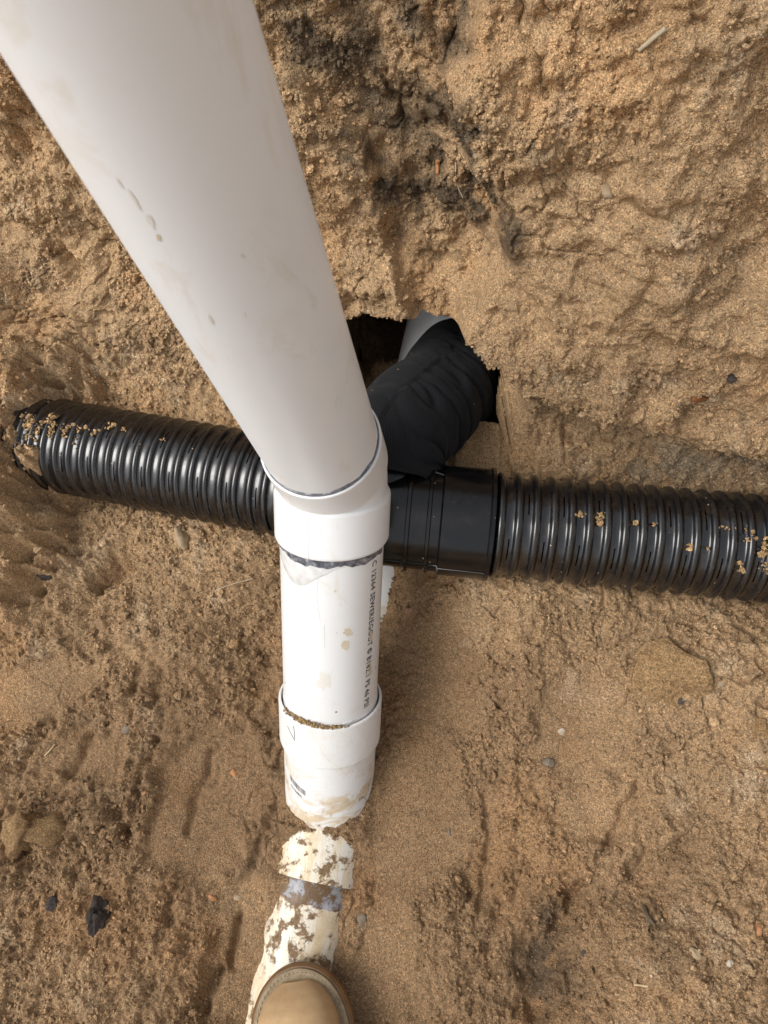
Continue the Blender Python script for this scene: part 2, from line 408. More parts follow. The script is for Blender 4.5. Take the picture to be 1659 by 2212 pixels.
# right-hand block standing proud of the wall
blk = wall_pts([(985, 120), (955, 160), (950, 240), (1010, 340), (1060, 440), (1060, 560), (1010, 660), (1010, 760), (1020, 900), (1040, 965), (1200, 985), (1400, 950), (1520, 975), (1900, 985), (1900, -400), (1100, -300), (1010, 20)])
sb = poly_sdf(qx, qz, blk); d += onw*(.058*sstep(-.010, .018, sb)+.03*sstep(.0, .22, sb))
# left slab with a sharp right edge
slab = wall_pts([(640, 150), (700, 205), (770, 300), (812, 380), (842, 470), (850, 540), (900, 640), (905, 700), (700, 720), (560, 720), (500, 150)])
ss = poly_sdf(qx, qz, slab); d += onw*.030*sstep(-.004, .010, ss)
# shelf over the tunnel mouth
lip = wall_pts([(745, 640), (800, 655), (880, 640), (960, 650), (1000, 720), (700, 730), (700, 640)])
sl_ = poly_sdf(qx, qz, lip); d += onw*.018*sstep(-.006, .012, sl_)
# crumbled hollow between them
hol = wall_pts([(720, 190), (960, 240), (1040, 420), (960, 560), (860, 520), (800, 350)])
sh = poly_sdf(qx, qz, hol); d -= onw*.030*sstep(-.02, .04, sh)
for (a, b_, wd, dep) in [([(60, 500), (110, 540), (170, 590)], None, .012, .020), ([(40, 780), (70, 830)], None, .014, .03), ([(1530, 480), (1560, 520), (1600, 525)], None, .014, .016),
                         ([(1380, 410), (1450, 430), (1480, 400)], None, .008, .012), ([(1480, 830), (1560, 850), (1659, 860)], None, .012, .016), ([(1180, 890), (1280, 925), (1400, 930), (1659, 955)], None, .012, .014),
                         ([(1380, 790), (1450, 780), (1530, 830)], None, .010, .012), ([(1000, 290), (1040, 380), (1045, 470)], None, .018, .02), ([(900, 430), (940, 470), (1000, 520)], None, .012, .012),
                         ([(120, 690), (180, 740), (160, 800)], None, .012, .014), ([(1130, 60), (1200, 40), (1270, 60)], None, .010, .010), ([(20, 300), (40, 340)], None, .012, .015)]:
    ld = line_dist(qx, qz, wall_pts(a)); d -= onw*dep*np.exp(-(ld/wd)**2)
# floor: foot prints, scrapes and ridges
onf = 1-sstep(-.06, .0, vq)
fx_, fy_ = Q[:, 0]+warp[:, 0]*.9+.004*perlin(Q, 55, 95), Q[:, 1]+warp[:, 1]*.9+.004*perlin(Q, 55, 96)
def fl(l, z=.07): return [tuple(at_z(a, b, z)[:2]) for a, b in l]
smooth_m = np.zeros(len(Q))
for poly, dep, edge in [([(395, 1600), (470, 1560), (545, 1600), (560, 1700), (500, 1850), (430, 1905), (330, 1880), (300, 1800), (350, 1690)], .010, .012),
                        ([(845, 1610), (960, 1600), (1010, 1720), (1000, 1880), (900, 1960), (800, 1980), (790, 1800)], .005, .008),
                        ([(770, 1960), (900, 1980), (880, 2090), (800, 2250), (740, 2250)], .004, .008),
                        ([(450, 1900), (560, 1880), (590, 2020), (540, 2230), (450, 2230)], .010, .010),
                        ([(1040, 1700), (1075, 1720), (1060, 1960), (1025, 1990), (1030, 1850)], .006, .006),
                        ([(60, 1480), (180, 1430), (260, 1480), (150, 1560), (50, 1600)], .006, .008), ([(160, 1610), (300, 1600), (270, 1690), (120, 1680)], .006, .008),
                        ([(1180, 1480), (1330, 1500), (1360, 1640), (1240, 1720), (1150, 1620)], .007, .012), ([(1200, 1720), (1380, 1700), (1330, 1800), (1200, 1800)], .005, .010),
                        ([(900, 1330), (1010, 1380), (1040, 1500), (1010, 1600), (880, 1600), (850, 1450)], .002, .02)]:
    s_ = poly_sdf(fx_, fy_, fl(poly, .055)); m_ = sstep(-edge, edge, s_)*onf; d -= dep*m_; smooth_m = np.maximum(smooth_m, m_)
for pts, wd, dep in [([(265, 1305), (300, 1260), (320, 1245)], .011, .030), ([(395, 1800), (410, 1700), (450, 1620)], .006, .008), ([(250, 1800), (300, 1680), (340, 1600)], .007, .010),
                     ([(505, 1985), (498, 2020), (488, 2060), (478, 2100)], .0060, .014), ([(448, 2120), (436, 2160), (430, 2212)], .008, .018), ([(235, 1740), (262, 1830)], .012, .02), ([(540, 1870), (560, 1800), (590, 1740)], .008, .010),
                     ([(362, 1960), (356, 1990)], .006, .014), ([(1385, 1440), (1380, 1478), (1418, 1502), (1468, 1504), (1484, 1460)], .0045, .010), ([(1020, 1720), (1010, 1850), (1000, 1950)], .006, .010), ([(1240, 1950), (1190, 2050), (1150, 2200)], .022, .028), ([(1240, 1960), (1330, 1950), (1420, 1930)], .020, .022),
                     ([(1380, 1700), (1330, 1800), (1290, 1850)], .010, .012), ([(130, 1560), (60, 1660)], .009, .012), ([(90, 1310), (190, 1230)], .007, .009), ([(120, 1330), (230, 1240)], .006, .008),
                     ([(200, 1600), (150, 1680)], .008, .012), ([(1470, 1830), (1380, 1900)], .013, .018), ([(0, 1820), (60, 1850), (70, 1900)], .012, .018), ([(1080, 1950), (1060, 2100)], .008, .010),
                     ([(260, 1480), (240, 1600)], .006, .006), ([(330, 1440), (300, 1560)], .006, .006), ([(370, 1450), (345, 1540)], .005, .006), ([(600, 2050), (540, 2000)], .004, .000)]:
    ld = line_dist(fx_, fy_, fl(pts, .08)); d -= onf*dep*np.exp(-(ld/wd)**2)
for k in range(4):      # tread print
    ld = line_dist(Q[:, 0], Q[:, 1], fl([(1052, 1472+20*k), (1085, 1468+20*k)], .08)); d -= onf*.0035*np.exp(-(ld/.0035)**2)
# crumbly texture
clump = sstep(-.25, .35, fbm(Q, 9, 3, .55, 21)+.25*fbm(Q, 40, 2, .5, 22)+.05)*(1-.93*smooth_m)
wall_smooth = sstep(-.03, .03, poly_sdf(qx, qz, wall_pts([(690, 330), (800, 380), (840, 560), (880, 640), (720, 650)])))*onw
clump *= 1-.75*wall_smooth
for poly in ([(-60, 1880), (330, 1900), (450, 1980), (420, 2260), (-60, 2260)], [(1150, 2000), (1300, 1880), (1480, 1700), (1720, 1560), (1720, 2260), (1200, 2260)], [(-60, 1060), (300, 1120), (580, 1180), (570, 1420), (330, 1380), (150, 1400), (-60, 1500)], [(1000, 1290), (1700, 1330), (1700, 1560), (1400, 1560), (1100, 1480)]):
    clump = np.maximum(clump, .9*onf*sstep(-.03, .03, poly_sdf(fx_, fy_, fl(poly, .09)))*(.55+.45*sstep(-.3, .3, fbm(Q, 15, 2, .5, 24))))
crk = np.exp(-(np.abs(fbm(Q, 13, 3, .5, 27))/.035)**2)*sstep(-.1, .35, fbm(Q, 5, 2, .5, 28))
c1, r1 = cells(Q+.004*np.stack([perlin(Q, 160, 31), perlin(Q, 160, 32), perlin(Q, 160, 33)], 1), 72, 41)
c2, r2 = cells(Q+.002*np.stack([perlin(Q, 300, 34), perlin(Q, 300, 35), perlin(Q, 300, 36)], 1), 175, 42)
big, rb_ = cells(Q+.008*np.stack([perlin(Q, 60, 37), perlin(Q, 60, 38), perlin(Q, 60, 39)], 1), 27, 43)
chunk = sstep(.0, .5, fbm(Q, 5, 2, .5, 55)+.1)*(1-smooth_m)
d += clump*(.0075*np.sqrt(c1)*(.2+.8*r1)+.0046*np.sqrt(c2)*(.2+.8*r2)) + chunk*.008*big*rb_*(.5+.5*clump)
d -= .006*crk*(1-.6*smooth_m)
rid = 1-np.abs(fbm(Q, 26, 3, .5, 61)); d += .0080*(rid-.8)*(1-.95*smooth_m)
d += (.0018*fbm(Q, 120, 3, .6, 71)+.0009*perlin(Q, 420, 72))*(1-.55*smooth_m)
d += .0052*fbm(Q, 45, 3, .55, 73)*(1-.9*smooth_m)
# thin the relief right over the buried pipe so that it stays half bare
s_m = (Q[:, 0]-M0[0])*MD[0]+(Q[:, 1]-M0[1])*MD[1]; d_m = (Q[:, 0]-M0[0])*MN[0]+(Q[:, 1]-M0[1])*MN[1]
near = np.exp(-(d_m/.060)**4)*onf
d = d*(1-.55*near)+near*(s_m < .02)*(.0045*fbm(Q, 24, 3, .5, 81)-.22*d_m+.001)
gap = np.exp(-((s_m+.044)/.007)**2)*near; d += .006*gap
# keep soil out of the corrugated pipes, the branch and the wye
P1 = Q+Nq*d[:, None]
def push(P1, A, Bp, r, amt=1.0):
    A = np.asarray(A); Bp = np.asarray(Bp); e = Bp-A; t = np.clip(((P1-A)@e)/e.dot(e), 0, 1); c = A+t[:, None]*e
    v = P1-c; l = np.linalg.norm(v, axis=1); m = l < r
    n_ = v/np.maximum(l, 1e-6)[:, None]; n_[:, 2] = np.where(n_[:, 2] > -.15, -.15, n_[:, 2])
    P1[m] = np.where((v[m, 2] < .0)[:, None], (c+n_/np.linalg.norm(n_, axis=1)[:, None]*r)[m], P1[m]); return P1
# bank that has slumped over the end of the left pipe
tL = (P1-LA)@LD; cL = LA+tL[:, None]*LD; pl_ = (P1-cL)[:, 1]
edge_ = np.dot(at_depth(150, 965, 1.04)-LA, LD)+.045*fbm(Q, 22, 3, .55, 85)
mb = sstep(-.045, .075, tL-edge_)*np.exp(-(pl_/.20)**4)
P1[:, 2] = np.maximum(P1[:, 2], P1[:, 2]+mb*(cL[:, 2]+.085+d-P1[:, 2]))
# tunnel mouth
mouth = wall_pts([(700, 700, .04), (760, 694, .04), (815, 684, .04), (870, 682, .04), (905, 686, .045), (960, 696, .05), (1020, 712, .06), (1085, 742, .075), (1126, 788, .085), (1140, 830, .085), (1132, 880, .085), (1102, 908, .085), (1110, 938, .08), (1120, 965, .06), (1130, 1000, .04), (1160, 1045, .02), (1100, 1080, .0), (640, 1080, .0), (640, 760, .02)])
sm_ = poly_sdf(Q[:, 0]+warp[:, 0]*.35+.003*perlin(Q, 38, 97), Q[:, 2]+warp[:, 1]*.35+.003*perlin(Q, 38, 98), mouth)
sm_ = np.where((vq > -.10), sm_, -1)
P1[:, 1] += .10*sstep(-.010, .022, sm_)**1.6
B1 = B.copy(); B1[idx] = P1
out = ~fine; B1[out, 2] += .05*fbm(B[out], 3, 3, .5, 5)*(np.abs(xf[out]) < 20)
hole = np.zeros(len(B), bool); hole[idx] = sm_ > .016
ii = (np.arange(NV-1)[:, None]*NU+np.arange(NU-1)[None, :]).ravel()
Fq = np.stack([ii, ii+1, ii+NU+1, ii+NU], 1); Fq = Fq[~hole[Fq].all(1)]
gme = mesh_np('ground', B1, Fq)
# soil colours: pale dry sand above, darker damp sand on the trench floor, topsoil smears, painted pit shade, grey clay seam
def lerp3(a, b, t): return a*(1-t[:, None])+b*t[:, None]
def soil_color(P, n0=None):
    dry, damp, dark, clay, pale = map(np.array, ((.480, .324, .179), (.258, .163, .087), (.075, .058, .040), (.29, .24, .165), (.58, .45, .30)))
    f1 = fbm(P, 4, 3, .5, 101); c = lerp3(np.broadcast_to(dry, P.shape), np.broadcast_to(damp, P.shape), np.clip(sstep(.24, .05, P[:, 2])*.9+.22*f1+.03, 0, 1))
    c = c*(1+.16*fbm(P, 11, 3, .5, 102))[:, None]
    red = sstep(.1, .6, fbm(P, 7, 3, .5, 103)); c = lerp3(c, c*np.array([1.03, .97, .91]), red)
    return c, dark, clay, pale
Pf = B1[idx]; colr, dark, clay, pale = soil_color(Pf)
f2 = fbm(Pf, 22, 4, .6, 111)
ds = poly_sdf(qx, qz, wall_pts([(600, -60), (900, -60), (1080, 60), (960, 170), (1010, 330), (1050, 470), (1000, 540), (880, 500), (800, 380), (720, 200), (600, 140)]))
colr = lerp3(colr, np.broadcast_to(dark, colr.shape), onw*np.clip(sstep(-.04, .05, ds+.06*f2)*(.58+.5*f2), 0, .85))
for pts, wd, amt in [([(1010, 270), (1040, 350), (1040, 470)], .03, .9), ([(60, 610), (130, 640), (160, 700)], .035, .35), ([(1050, 180), (1130, 260)], .02, .4), ([(830, 400), (950, 470)], .02, .7)]:  # dark soil streaks; the far-left one paints in the shade of wall pits
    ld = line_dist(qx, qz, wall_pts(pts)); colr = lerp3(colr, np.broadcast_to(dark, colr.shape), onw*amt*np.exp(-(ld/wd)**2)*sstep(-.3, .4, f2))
for pts, wd, amt in [([(1180, 1000), (1350, 965), (1480, 965), (1659, 985)], .022, .8), ([(200, 850), (330, 845), (480, 870)], .022, .8)]:
    ld = line_dist(qx, qz, wall_pts(pts)); colr = lerp3(colr, np.broadcast_to(clay*.85, colr.shape), sstep(-.09, -.02, vq)*amt*np.exp(-(ld/wd)**2)*sstep(-.6, .2, f2))
for pts, wd, amt in [([(1170, 2000), (1180, 2100), (1150, 2212)], .03, .75), ([(1330, 1930), (1430, 1960), (1430, 2080)], .02, .35), ([(600, 1560), (560, 1820), (490, 1950)], .025, .35), ([(640, 2000), (660, 2130)], .001, 0)]:
    ld = line_dist(fx_, fy_, fl(pts, .07)); colr = lerp3(colr, np.broadcast_to(dark, colr.shape), onf*amt*np.exp(-(ld/wd)**2)*sstep(-.4, .4, f2))
colr = lerp3(colr, np.broadcast_to(pale, colr.shape), clump*sstep(.15, .7, fbm(Pf, 17, 3, .6, 113))*.45*sstep(.05, .15, Pf[:, 2]))
speck = sstep(.45, .6, perlin(Pf, 95, 121))*onf*sstep(.15, .0, Pf[:, 2]); colr = lerp3(colr, np.broadcast_to(dark*1.3, colr.shape), speck*.35)
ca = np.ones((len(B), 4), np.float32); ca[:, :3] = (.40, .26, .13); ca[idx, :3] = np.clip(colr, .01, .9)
at = gme.color_attributes.new('soil', 'FLOAT_COLOR', 'POINT'); at.data.foreach_set('color', ca.ravel())
ground = obj('ground', gme, SOIL, kind='structure')

# the burrowed tunnel behind the mouth
tn, tm = 120, 150; th = np.linspace(0, 2*np.pi, tn, endpoint=False); T = []
for k in range(tm):
    q = k/(tm-1); cxx = -.070+.035*q; rx = .185*(1-.25*q); zt = .40-.10*q; zbm = .030
    end = math.sqrt(max(0, 1-max(0, (q-.72)/.28)**2.2)); zc = (zt+zbm)/2; rz = (zt-zbm)/2
    xx = cxx+rx*end*np.sign(np.cos(th))*np.abs(np.cos(th))**.8; zz = zc+rz*end*np.sign(np.sin(th))*np.abs(np.sin(th))**.7
    y0 = wall_y(xx, np.clip(zz, .12, .6))+.045; y0 = np.where(zz < .10, .40, y0)
    T.append(np.stack([xx, y0*(1-q)+(1.02)*q, zz], 1))
T = np.concatenate(T); Tn = np.repeat(np.arange(tm), tn)
cen = np.stack([np.full(len(T), -.07), T[:, 1], np.full(len(T), .19)], 1); rd = T-cen; rd /= np.maximum(np.linalg.norm(rd, axis=1), 1e-5)[:, None]
s_m2 = (T[:, 0]-M0[0])*MN[0]+(T[:, 1]-M0[1])*MN[1]
T = T-rd*((.018*fbm(T, 12, 4, .55, 131)+.004*fbm(T, 90, 2, .5, 132))*(1-.9*np.exp(-(s_m2/.06)**4)*(T[:, 2] < .1)))[:, None]
fi = [[k*tn+j, (k+1)*tn+j, (k+1)*tn+(j+1) % tn, k*tn+(j+1) % tn] for k in range(tm-1) for j in range(tn)]
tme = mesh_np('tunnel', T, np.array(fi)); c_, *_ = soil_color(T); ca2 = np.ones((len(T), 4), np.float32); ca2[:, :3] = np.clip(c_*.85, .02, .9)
at = tme.color_attributes.new('soil', 'FLOAT_COLOR', 'POINT'); at.data.foreach_set('color', ca2.ravel())
obj('tunnel_lining', tme, SOIL, ground)

# finding the soil surface for things that lie on it
GP = B1[idx]; gx, gy, gd = project(GP); vis = ~hole[idx]
GNv = np.zeros((len(B1), 3), np.float32); gme.vertices.foreach_get('normal', nn := np.zeros(len(B1)*3, np.float32)); GNv = nn.reshape(-1, 3)[idx]
def soil_at(px, py_, rad=3.0):
    m = np.where((np.abs(gx-px) < rad) & (np.abs(gy-py_) < rad) & vis)[0]
    if len(m) == 0: return soil_at(px, py_, rad*2)
    k = m[np.argmin(gd[m])]; near_ = m[gd[m] < gd[k]+.02]
    n_ = GNv[near_].mean(0); return GP[near_].mean(0), n_/np.linalg.norm(n_)

# ------------------------------------------------------------------ loose crumbs of soil lying on the surface
def blobs(centres, sizes, seed=1, flat=.75):
    """many small lumpy pieces joined in one mesh"""
    bm = bmesh.new(); bmesh.ops.create_icosphere(bm, subdivisions=1, radius=1); bv = np.array([v.co[:] for v in bm.verts]); bf = np.array([[v.index for v in f.verts] for f in bm.faces]); bm.free()
    r = np.random.default_rng(seed); n = len(centres); k = len(bv)
    q = r.normal(size=(n, 4)); q /= np.linalg.norm(q, axis=1)[:, None]; w_, x, y, z = q.T
    Rm = np.stack([1-2*(y*y+z*z), 2*(x*y-z*w_), 2*(x*z+y*w_), 2*(x*y+z*w_), 1-2*(x*x+z*z), 2*(y*z-x*w_), 2*(x*z-y*w_), 2*(y*z+x*w_), 1-2*(x*x+y*y)], 1).reshape(n, 3, 3)
    V = bv[None]*r.uniform(.62, 1.25, (n, k, 1))*r.uniform(.6, 1.15, (n, 1, 3))
    V = np.einsum('nij,nkj->nki', Rm, V)*np.asarray(sizes)[:, None, None]; V[..., 2] *= flat
    V = V+np.asarray(centres)[:, None]; F = bf[None]+(np.arange(n)*k)[:, None, None]
    return V.reshape(-1, 3), F.reshape(-1, 3), k
def crumbs(name, centres, sizes, cols, seed=1, **kw):
    V, F, k = blobs(centres, sizes, seed); me = mesh_np(name, V, F, False)
    ca = np.ones((len(V), 4), np.float32); ca[:, :3] = np.repeat(cols, k, 0)
    me.color_attributes.new('soil', 'FLOAT_COLOR', 'POINT').data.foreach_set('color', ca.ravel()); return obj(name, me, SOIL, **kw)
inview = (gx > -40) & (gx < 1700) & (gy > -40) & (gy < 2250) & vis
prob = np.where(inview, .03+clump+.4*chunk, 0)*(1-.9*smooth_m)*(1-.75*near); prob /= prob.sum()
pick = rng.choice(len(GP), 42000, p=prob); sz = np.clip(rng.lognormal(math.log(.0014), .5, len(pick)), .0007, .0075)
colp = colr[pick]*rng.uniform(.72, 1.35, (len(pick), 1))
o = crumbs('soil_crumbs', GP[pick]+GNv[pick]*(sz*.35)[:, None], sz, colp, 3, kind='stuff', label='loose crumbs of sandy soil strewn over the trench', cat='soil')

# ------------------------------------------------------------------ white drain pipe: riser, elbow, branch, wye, buried run (glued: one thing)
drain = empty('drain_pipe', mp(.043), 'white plastic drain pipe: tall riser, elbow, sloping branch and half buried run', 'pipe')
UP = np.array([0, 0, 1.0])
def part(name, V, F, m, parent=drain, label=None, smooth=True):
    o = obj(name, mesh_np(name, V, F, smooth), m, label=label)
    bpy.context.view_layer.update(); adopt(o, parent); bpy.context.view_layer.update(); return o
def ring_prof(t0, t1, ro, ri, ch=.0018):
    """hub: outer wall from t0 to t1 with softened rims and a visible mouth at t0"""
    return [(t0+.012, ri), (t0+.0006, ri), (t0, ri+.0006), (t0, ro-ch), (t0+ch*.35, ro-ch*.3), (t0+ch, ro), (t0+ch+.0006, ro), (t1-ch-.0006, ro), (t1-ch, ro), (t1-ch*.3, ro-ch*.35), (t1, ro-ch), (t1+.001, ri)]
# riser, running up past the photographer
RU = np.array([.008, -.020, 1.0]); RU /= np.linalg.norm(RU)
part('riser', *lathe(EL, RU, MN, [(.036, R_PIPE-.004), (.036, R_PIPE), (.10, R_PIPE), (.30, R_PIPE), (.62, R_PIPE), (1.02, R_PIPE), (1.02, R_PIPE-.004), (.9, R_PIPE-.004)], 128), PVC_R, label='tall upright white riser pipe')
# elbow body: bend from vertical to the branch
bend = []; bc = 24; turn = math.pi/2-BA; rad_ = .055; tl = rad_*math.tan(turn/2)
for k in range(bc):
    q = k/(bc-1); a = turn*q
    # centre of the bend lies towards the photographer
    cdir = -MD; p0 = EL+UP*tl; cc = p0+cdir*rad_
    bend.append(cc+rad_*(-cdir*math.cos(a)-UP*math.sin(a)))
bend = [EL+UP*.045]+bend+[EL-BD*.045]
Vb, Fb = tube_path(bend, .0578, 96, False); elbow = part('elbow', Vb, Fb, PVC_W)
HR = .0612
riser_hub = part('hub', *lathe(EL+RU*.066, -RU, MN, ring_prof(0, .050, HR-.0012, R_PIPE+.0008), 128), PVC, elbow)
branch_hub = part('hub', *lathe(EL-BD*.077, BD, MN, ring_prof(0, .056, HR+.0006, R_PIPE+.0008, .004), 128), PVC_W, elbow)
# seam line on the hub
def on_branch(u, ang, r):      # u: distance from elbow corner down the branch
    return EL-BD*u+r*(math.sin(ang)*MN+math.cos(ang)*BT)
part('mould_seam', *tube_path([on_branch(u, -.10, HR+.0007) for u in np.linspace(.027, .075, 8)], .0004, 6), PVC_W, branch_hub)
def band(C0, axis, ref, a0, a1, lo, hi, r, n=90, thick=.0006):
    """thin irregular film wrapped on a pipe: lo/hi give its edges as functions of the angle"""
    a, r_, s_ = frame(axis, ref); V = []; F = []; A = np.linspace(a0, a1, n)
    for k, an in enumerate(A):
        l, h = lo(an), hi(an); dr = math.cos(an)*r_+math.sin(an)*s_
        for q in (0, .08, .35, .65, .92, 1):
            V.append(np.asarray(C0)+a*(l+(h-l)*q)+dr*(r+(thick if .01 < q < .99 else -.0004)))
    for k in range(n-1):
        for j in range(5): F.append([k*6+j, (k+1)*6+j, (k+1)*6+j+1, k*6+j+1])
    return V, F
def wob(seed, amp, sc_=3): return lambda an: amp*mnoise.fractal(Vector((an*sc_, seed, seed*1.7)), 1.0, 2.0, 4)
w1 = wob(2.2, .004, 2.2); w2 = wob(4.1, .0035, 5)
part('cement_bead', *band(EL+RU*.066, RU, MN, 0, 2*math.pi, lambda a: -.004, lambda a: .0042+w1(a)*.7+w2(a)*.5, R_PIPE, 160, .0009), CEMENT, elbow)
# branch pipe
branch = part('branch_pipe', *lathe(EL, -BD, MN, [(.06, R_PIPE-.004), (.06, R_PIPE), (.12, R_PIPE), (.2, R_PIPE), (.30, R_PIPE), (.33, R_PIPE), (.33, R_PIPE-.004)], 128), PVC)
# angles for bands on the branch: 0 = towards MN (right), rising to BT (top) in the frame below
aR, rR, sR = frame(-BD, MN); sgn = 1 if np.dot(sR, BT) > 0 else -1
def bang(x): return sgn*(math.pi/2-x)       # x: 0 = crown of the branch, + = right
w3 = wob(7.3, .0045, 2.4); w4 = wob(9.1, .003, 6)
part('cement_ring', *band(EL-BD*.077, -BD, MN, bang(-1.35), bang(1.5), lambda a: -.006, lambda a: max(.001, .0085+w3(a)+.5*w4(a)), R_PIPE, 120, .0012), CEMENT, branch)
def film_hi(a):
    x = math.pi/2-a*sgn; return max(.004, .034*math.exp(-((x+.42)/.62)**2)+.004+.4*w4(a))
part('cement_film', *band(EL-BD*.077, -BD, MN, bang(-1.45), bang(.9), lambda a: .002, film_hi, R_PIPE, 120, .0007), FILM, branch)
# wye: branch hub, branch body, run body with hub
wy0 = .296                                     # rim of the wye hub, distance below the elbow corner
wye = part('wye_fitting', *lathe(EL-BD*(wy0+.052), -BD, MN, [(.0, .0580), (.02, .0577), (.06, .0574), (.09, .0572), (BL-wy0-.052, .0570), (BL-wy0-.03, .0565)], 128), PVC_B)
wye_hub = part('hub', *lathe(EL-BD*wy0, -BD, MN, ring_prof(0, .062, .0625, R_PIPE+.0026), 128), PVC_B, wye)
part('hub', *lathe(mp(.30), -MD, UP, [(0, .0590), (.02, .0605), (.20, .0600), (.215, .0618), (.333, .0622), (.337, .0616), (.337, .0575)], 96), PVC_M, wye)
w5 = wob(12.2, .002, 4)
part('cement_bead', *band(EL-BD*wy0, BD, MN, 0, 2*math.pi, lambda a: -.005, lambda a: .003+w5(a), R_PIPE, 120, .0008), FILM, wye)
part('far_run', *tube_path([mp(.30), mp(.44), mp(.54, .02)+MN*.012, mp(.64, .105)+MN*.034, mp(.74, .19)+MN*.055, mp(.92, .31)+MN*.095], R_PIPE, 64), PVC, label='cleaner white run of pipe glimpsed in the tunnel')
run = part('buried_run', *lathe(mp(.32), -MD, UP, [(0, R_PIPE), (.2, R_PIPE), (.4, R_PIPE), (.6, R_PIPE), (1.6, R_PIPE)], 96), PVC_M, label='mud smeared buried run of white pipe')
w6 = wob(15.2, .004, 3)
part('primer_band', *band(mp(-.040), -MD, UP, -1.2, 1.2, lambda a: -.004, lambda a: .024+w6(a), R_PIPE, 60, .0007), primer_material(), run)
# sand caught in the rim of the wye hub
cs = []; szs = []
for k in range(420):
    x = rng.uniform(-.85, .75); wgt = math.exp(-((x+.15)/.55)**2)
    if rng.random() > wgt: continue
    cs.append(on_branch(wy0-rng.uniform(.0, .0045)*wgt-.0005, x, R_PIPE+rng.uniform(.0012, .0062))); szs.append(rng.uniform(.0007, .0019))
cc_ = np.array([[.40, .27, .13]])*rng.uniform(.65, 1.25, (len(cs), 1))
o = crumbs('sand_in_rim', cs, szs, cc_, 5); bpy.context.view_layer.update(); adopt(o, wye); o['kind'] = 'stuff'

# dabs of mud, smears and scratches on riser and branch
DAB = plain('dried_mud_dab', .7, (.68, .61, .48), (.58, .48, .33), 150)
HAZE_DAB = plain('rubbed_mud', .5, (.72, .705, .66), (.69, .655, .59), 60)
SCR = plain('grey_scuff', .5, (.60, .595, .59), (.68, .675, .67), 200)
def riser_hit(px, py_):
    o_ = CAM-EL; dr_ = ray(px, py_); dr_ = dr_/np.linalg.norm(dr_); o2 = o_-o_.dot(RU)*RU; d2 = dr_-dr_.dot(RU)*RU
    A_, B_, C_ = d2.dot(d2), 2*o2.dot(d2), o2.dot(o2)-R_PIPE**2; q_ = (-B_-math.sqrt(max(0, B_*B_-4*A_*C_)))/(2*A_); return o_+dr_*q_
def on_riser(P, off=.0003):
    t_ = np.dot(P, RU); v_ = P-t_*RU; return EL+RU*t_+v_/np.linalg.norm(v_)*(R_PIPE+off)
def branch_hit(px, py_):
    o_ = CAM-EL; dr_ = ray(px, py_); dr_ = dr_/np.linalg.norm(dr_); o2 = o_-o_.dot(BD)*BD; d2 = dr_-dr_.dot(BD)*BD
    A_, B_, C_ = d2.dot(d2), 2*o2.dot(d2), o2.dot(o2)-R_PIPE**2; q_ = (-B_-math.sqrt(max(0, B_*B_-4*A_*C_)))/(2*A_); P_ = o_+dr_*q_
    return -P_.dot(BD), math.atan2(P_.dot(MN), P_.dot(BT))
def dab(fn, n=22, seed=0):
    V = [fn(0, 0)]; F = []
    for ring in (.5, 1.0):
        for k in range(n):
            a = 2*math.pi*k/n; r_ = ring*(1+.55*mnoise.fractal(Vector((math.cos(a)*1.7, math.sin(a)*1.7, seed*2.3)), 1., 2., 4)); V.append(fn(r_*math.cos(a), r_*math.sin(a)))
    for k in range(n): F.append([0, 1+k, 1+(k+1) % n]); F.append([1+k, 1+n+k, 1+n+(k+1) % n, 1+(k+1) % n])
    return V, F
riser_o = next(o for o in drain.children if o.name.startswith('riser'))
for k, (px, py_, lw, ww, sl_a, m_) in enumerate([(325, 478, 16, 5, 1.05, HAZE_DAB), (343, 512, 9, 4, 1.3, DAB), (290, 430, 26, 3, 1.0, HAZE_DAB), (525, 552, 6, 4, .8, HAZE_DAB), (258, 395, 14, 2, 1.0, HAZE_DAB), (455, 690, 12, 3, 1.1, HAZE_DAB), (530, 680, 7, 1.5, 1.3, HAZE_DAB)]):
    ca_, sa_ = math.cos(sl_a), math.sin(sl_a)
    part('mud_smear', *dab(lambda u, v: on_riser(riser_hit(px+lw*u*ca_-ww*v*sa_, py_+lw*u*sa_+ww*v*ca_)), seed=k+1), m_, riser_o)
for k, (px, py_, lw, ww, m_) in enumerate([(752, 1366, 9, 8, DAB), (746, 1392, 8, 11, DAB), (802, 1375, 4, 12, DAB), (800, 1445, 3, 14, DAB), (700, 1470, 14, 22, HAZE_DAB), (724, 1277, 3, 3, DAB)]):
    part('mud_dab', *dab(lambda u, v: on_branch(*branch_hit(px+lw*u, py_+ww*v), R_PIPE+.0003), seed=k+20), m_, branch)
for pts in [[(688, 1235), (684, 1290), (692, 1345)], [(662, 1255), (655, 1310), (650, 1370), (652, 1410)], [(672, 1300), (680, 1310)], [(700, 1350), (701, 1400)]]:
    part('scratch', *tube_path([on_branch(*branch_hit(*p_), R_PIPE+.0) for p_ in pts], .0003, 5), SCR, branch)
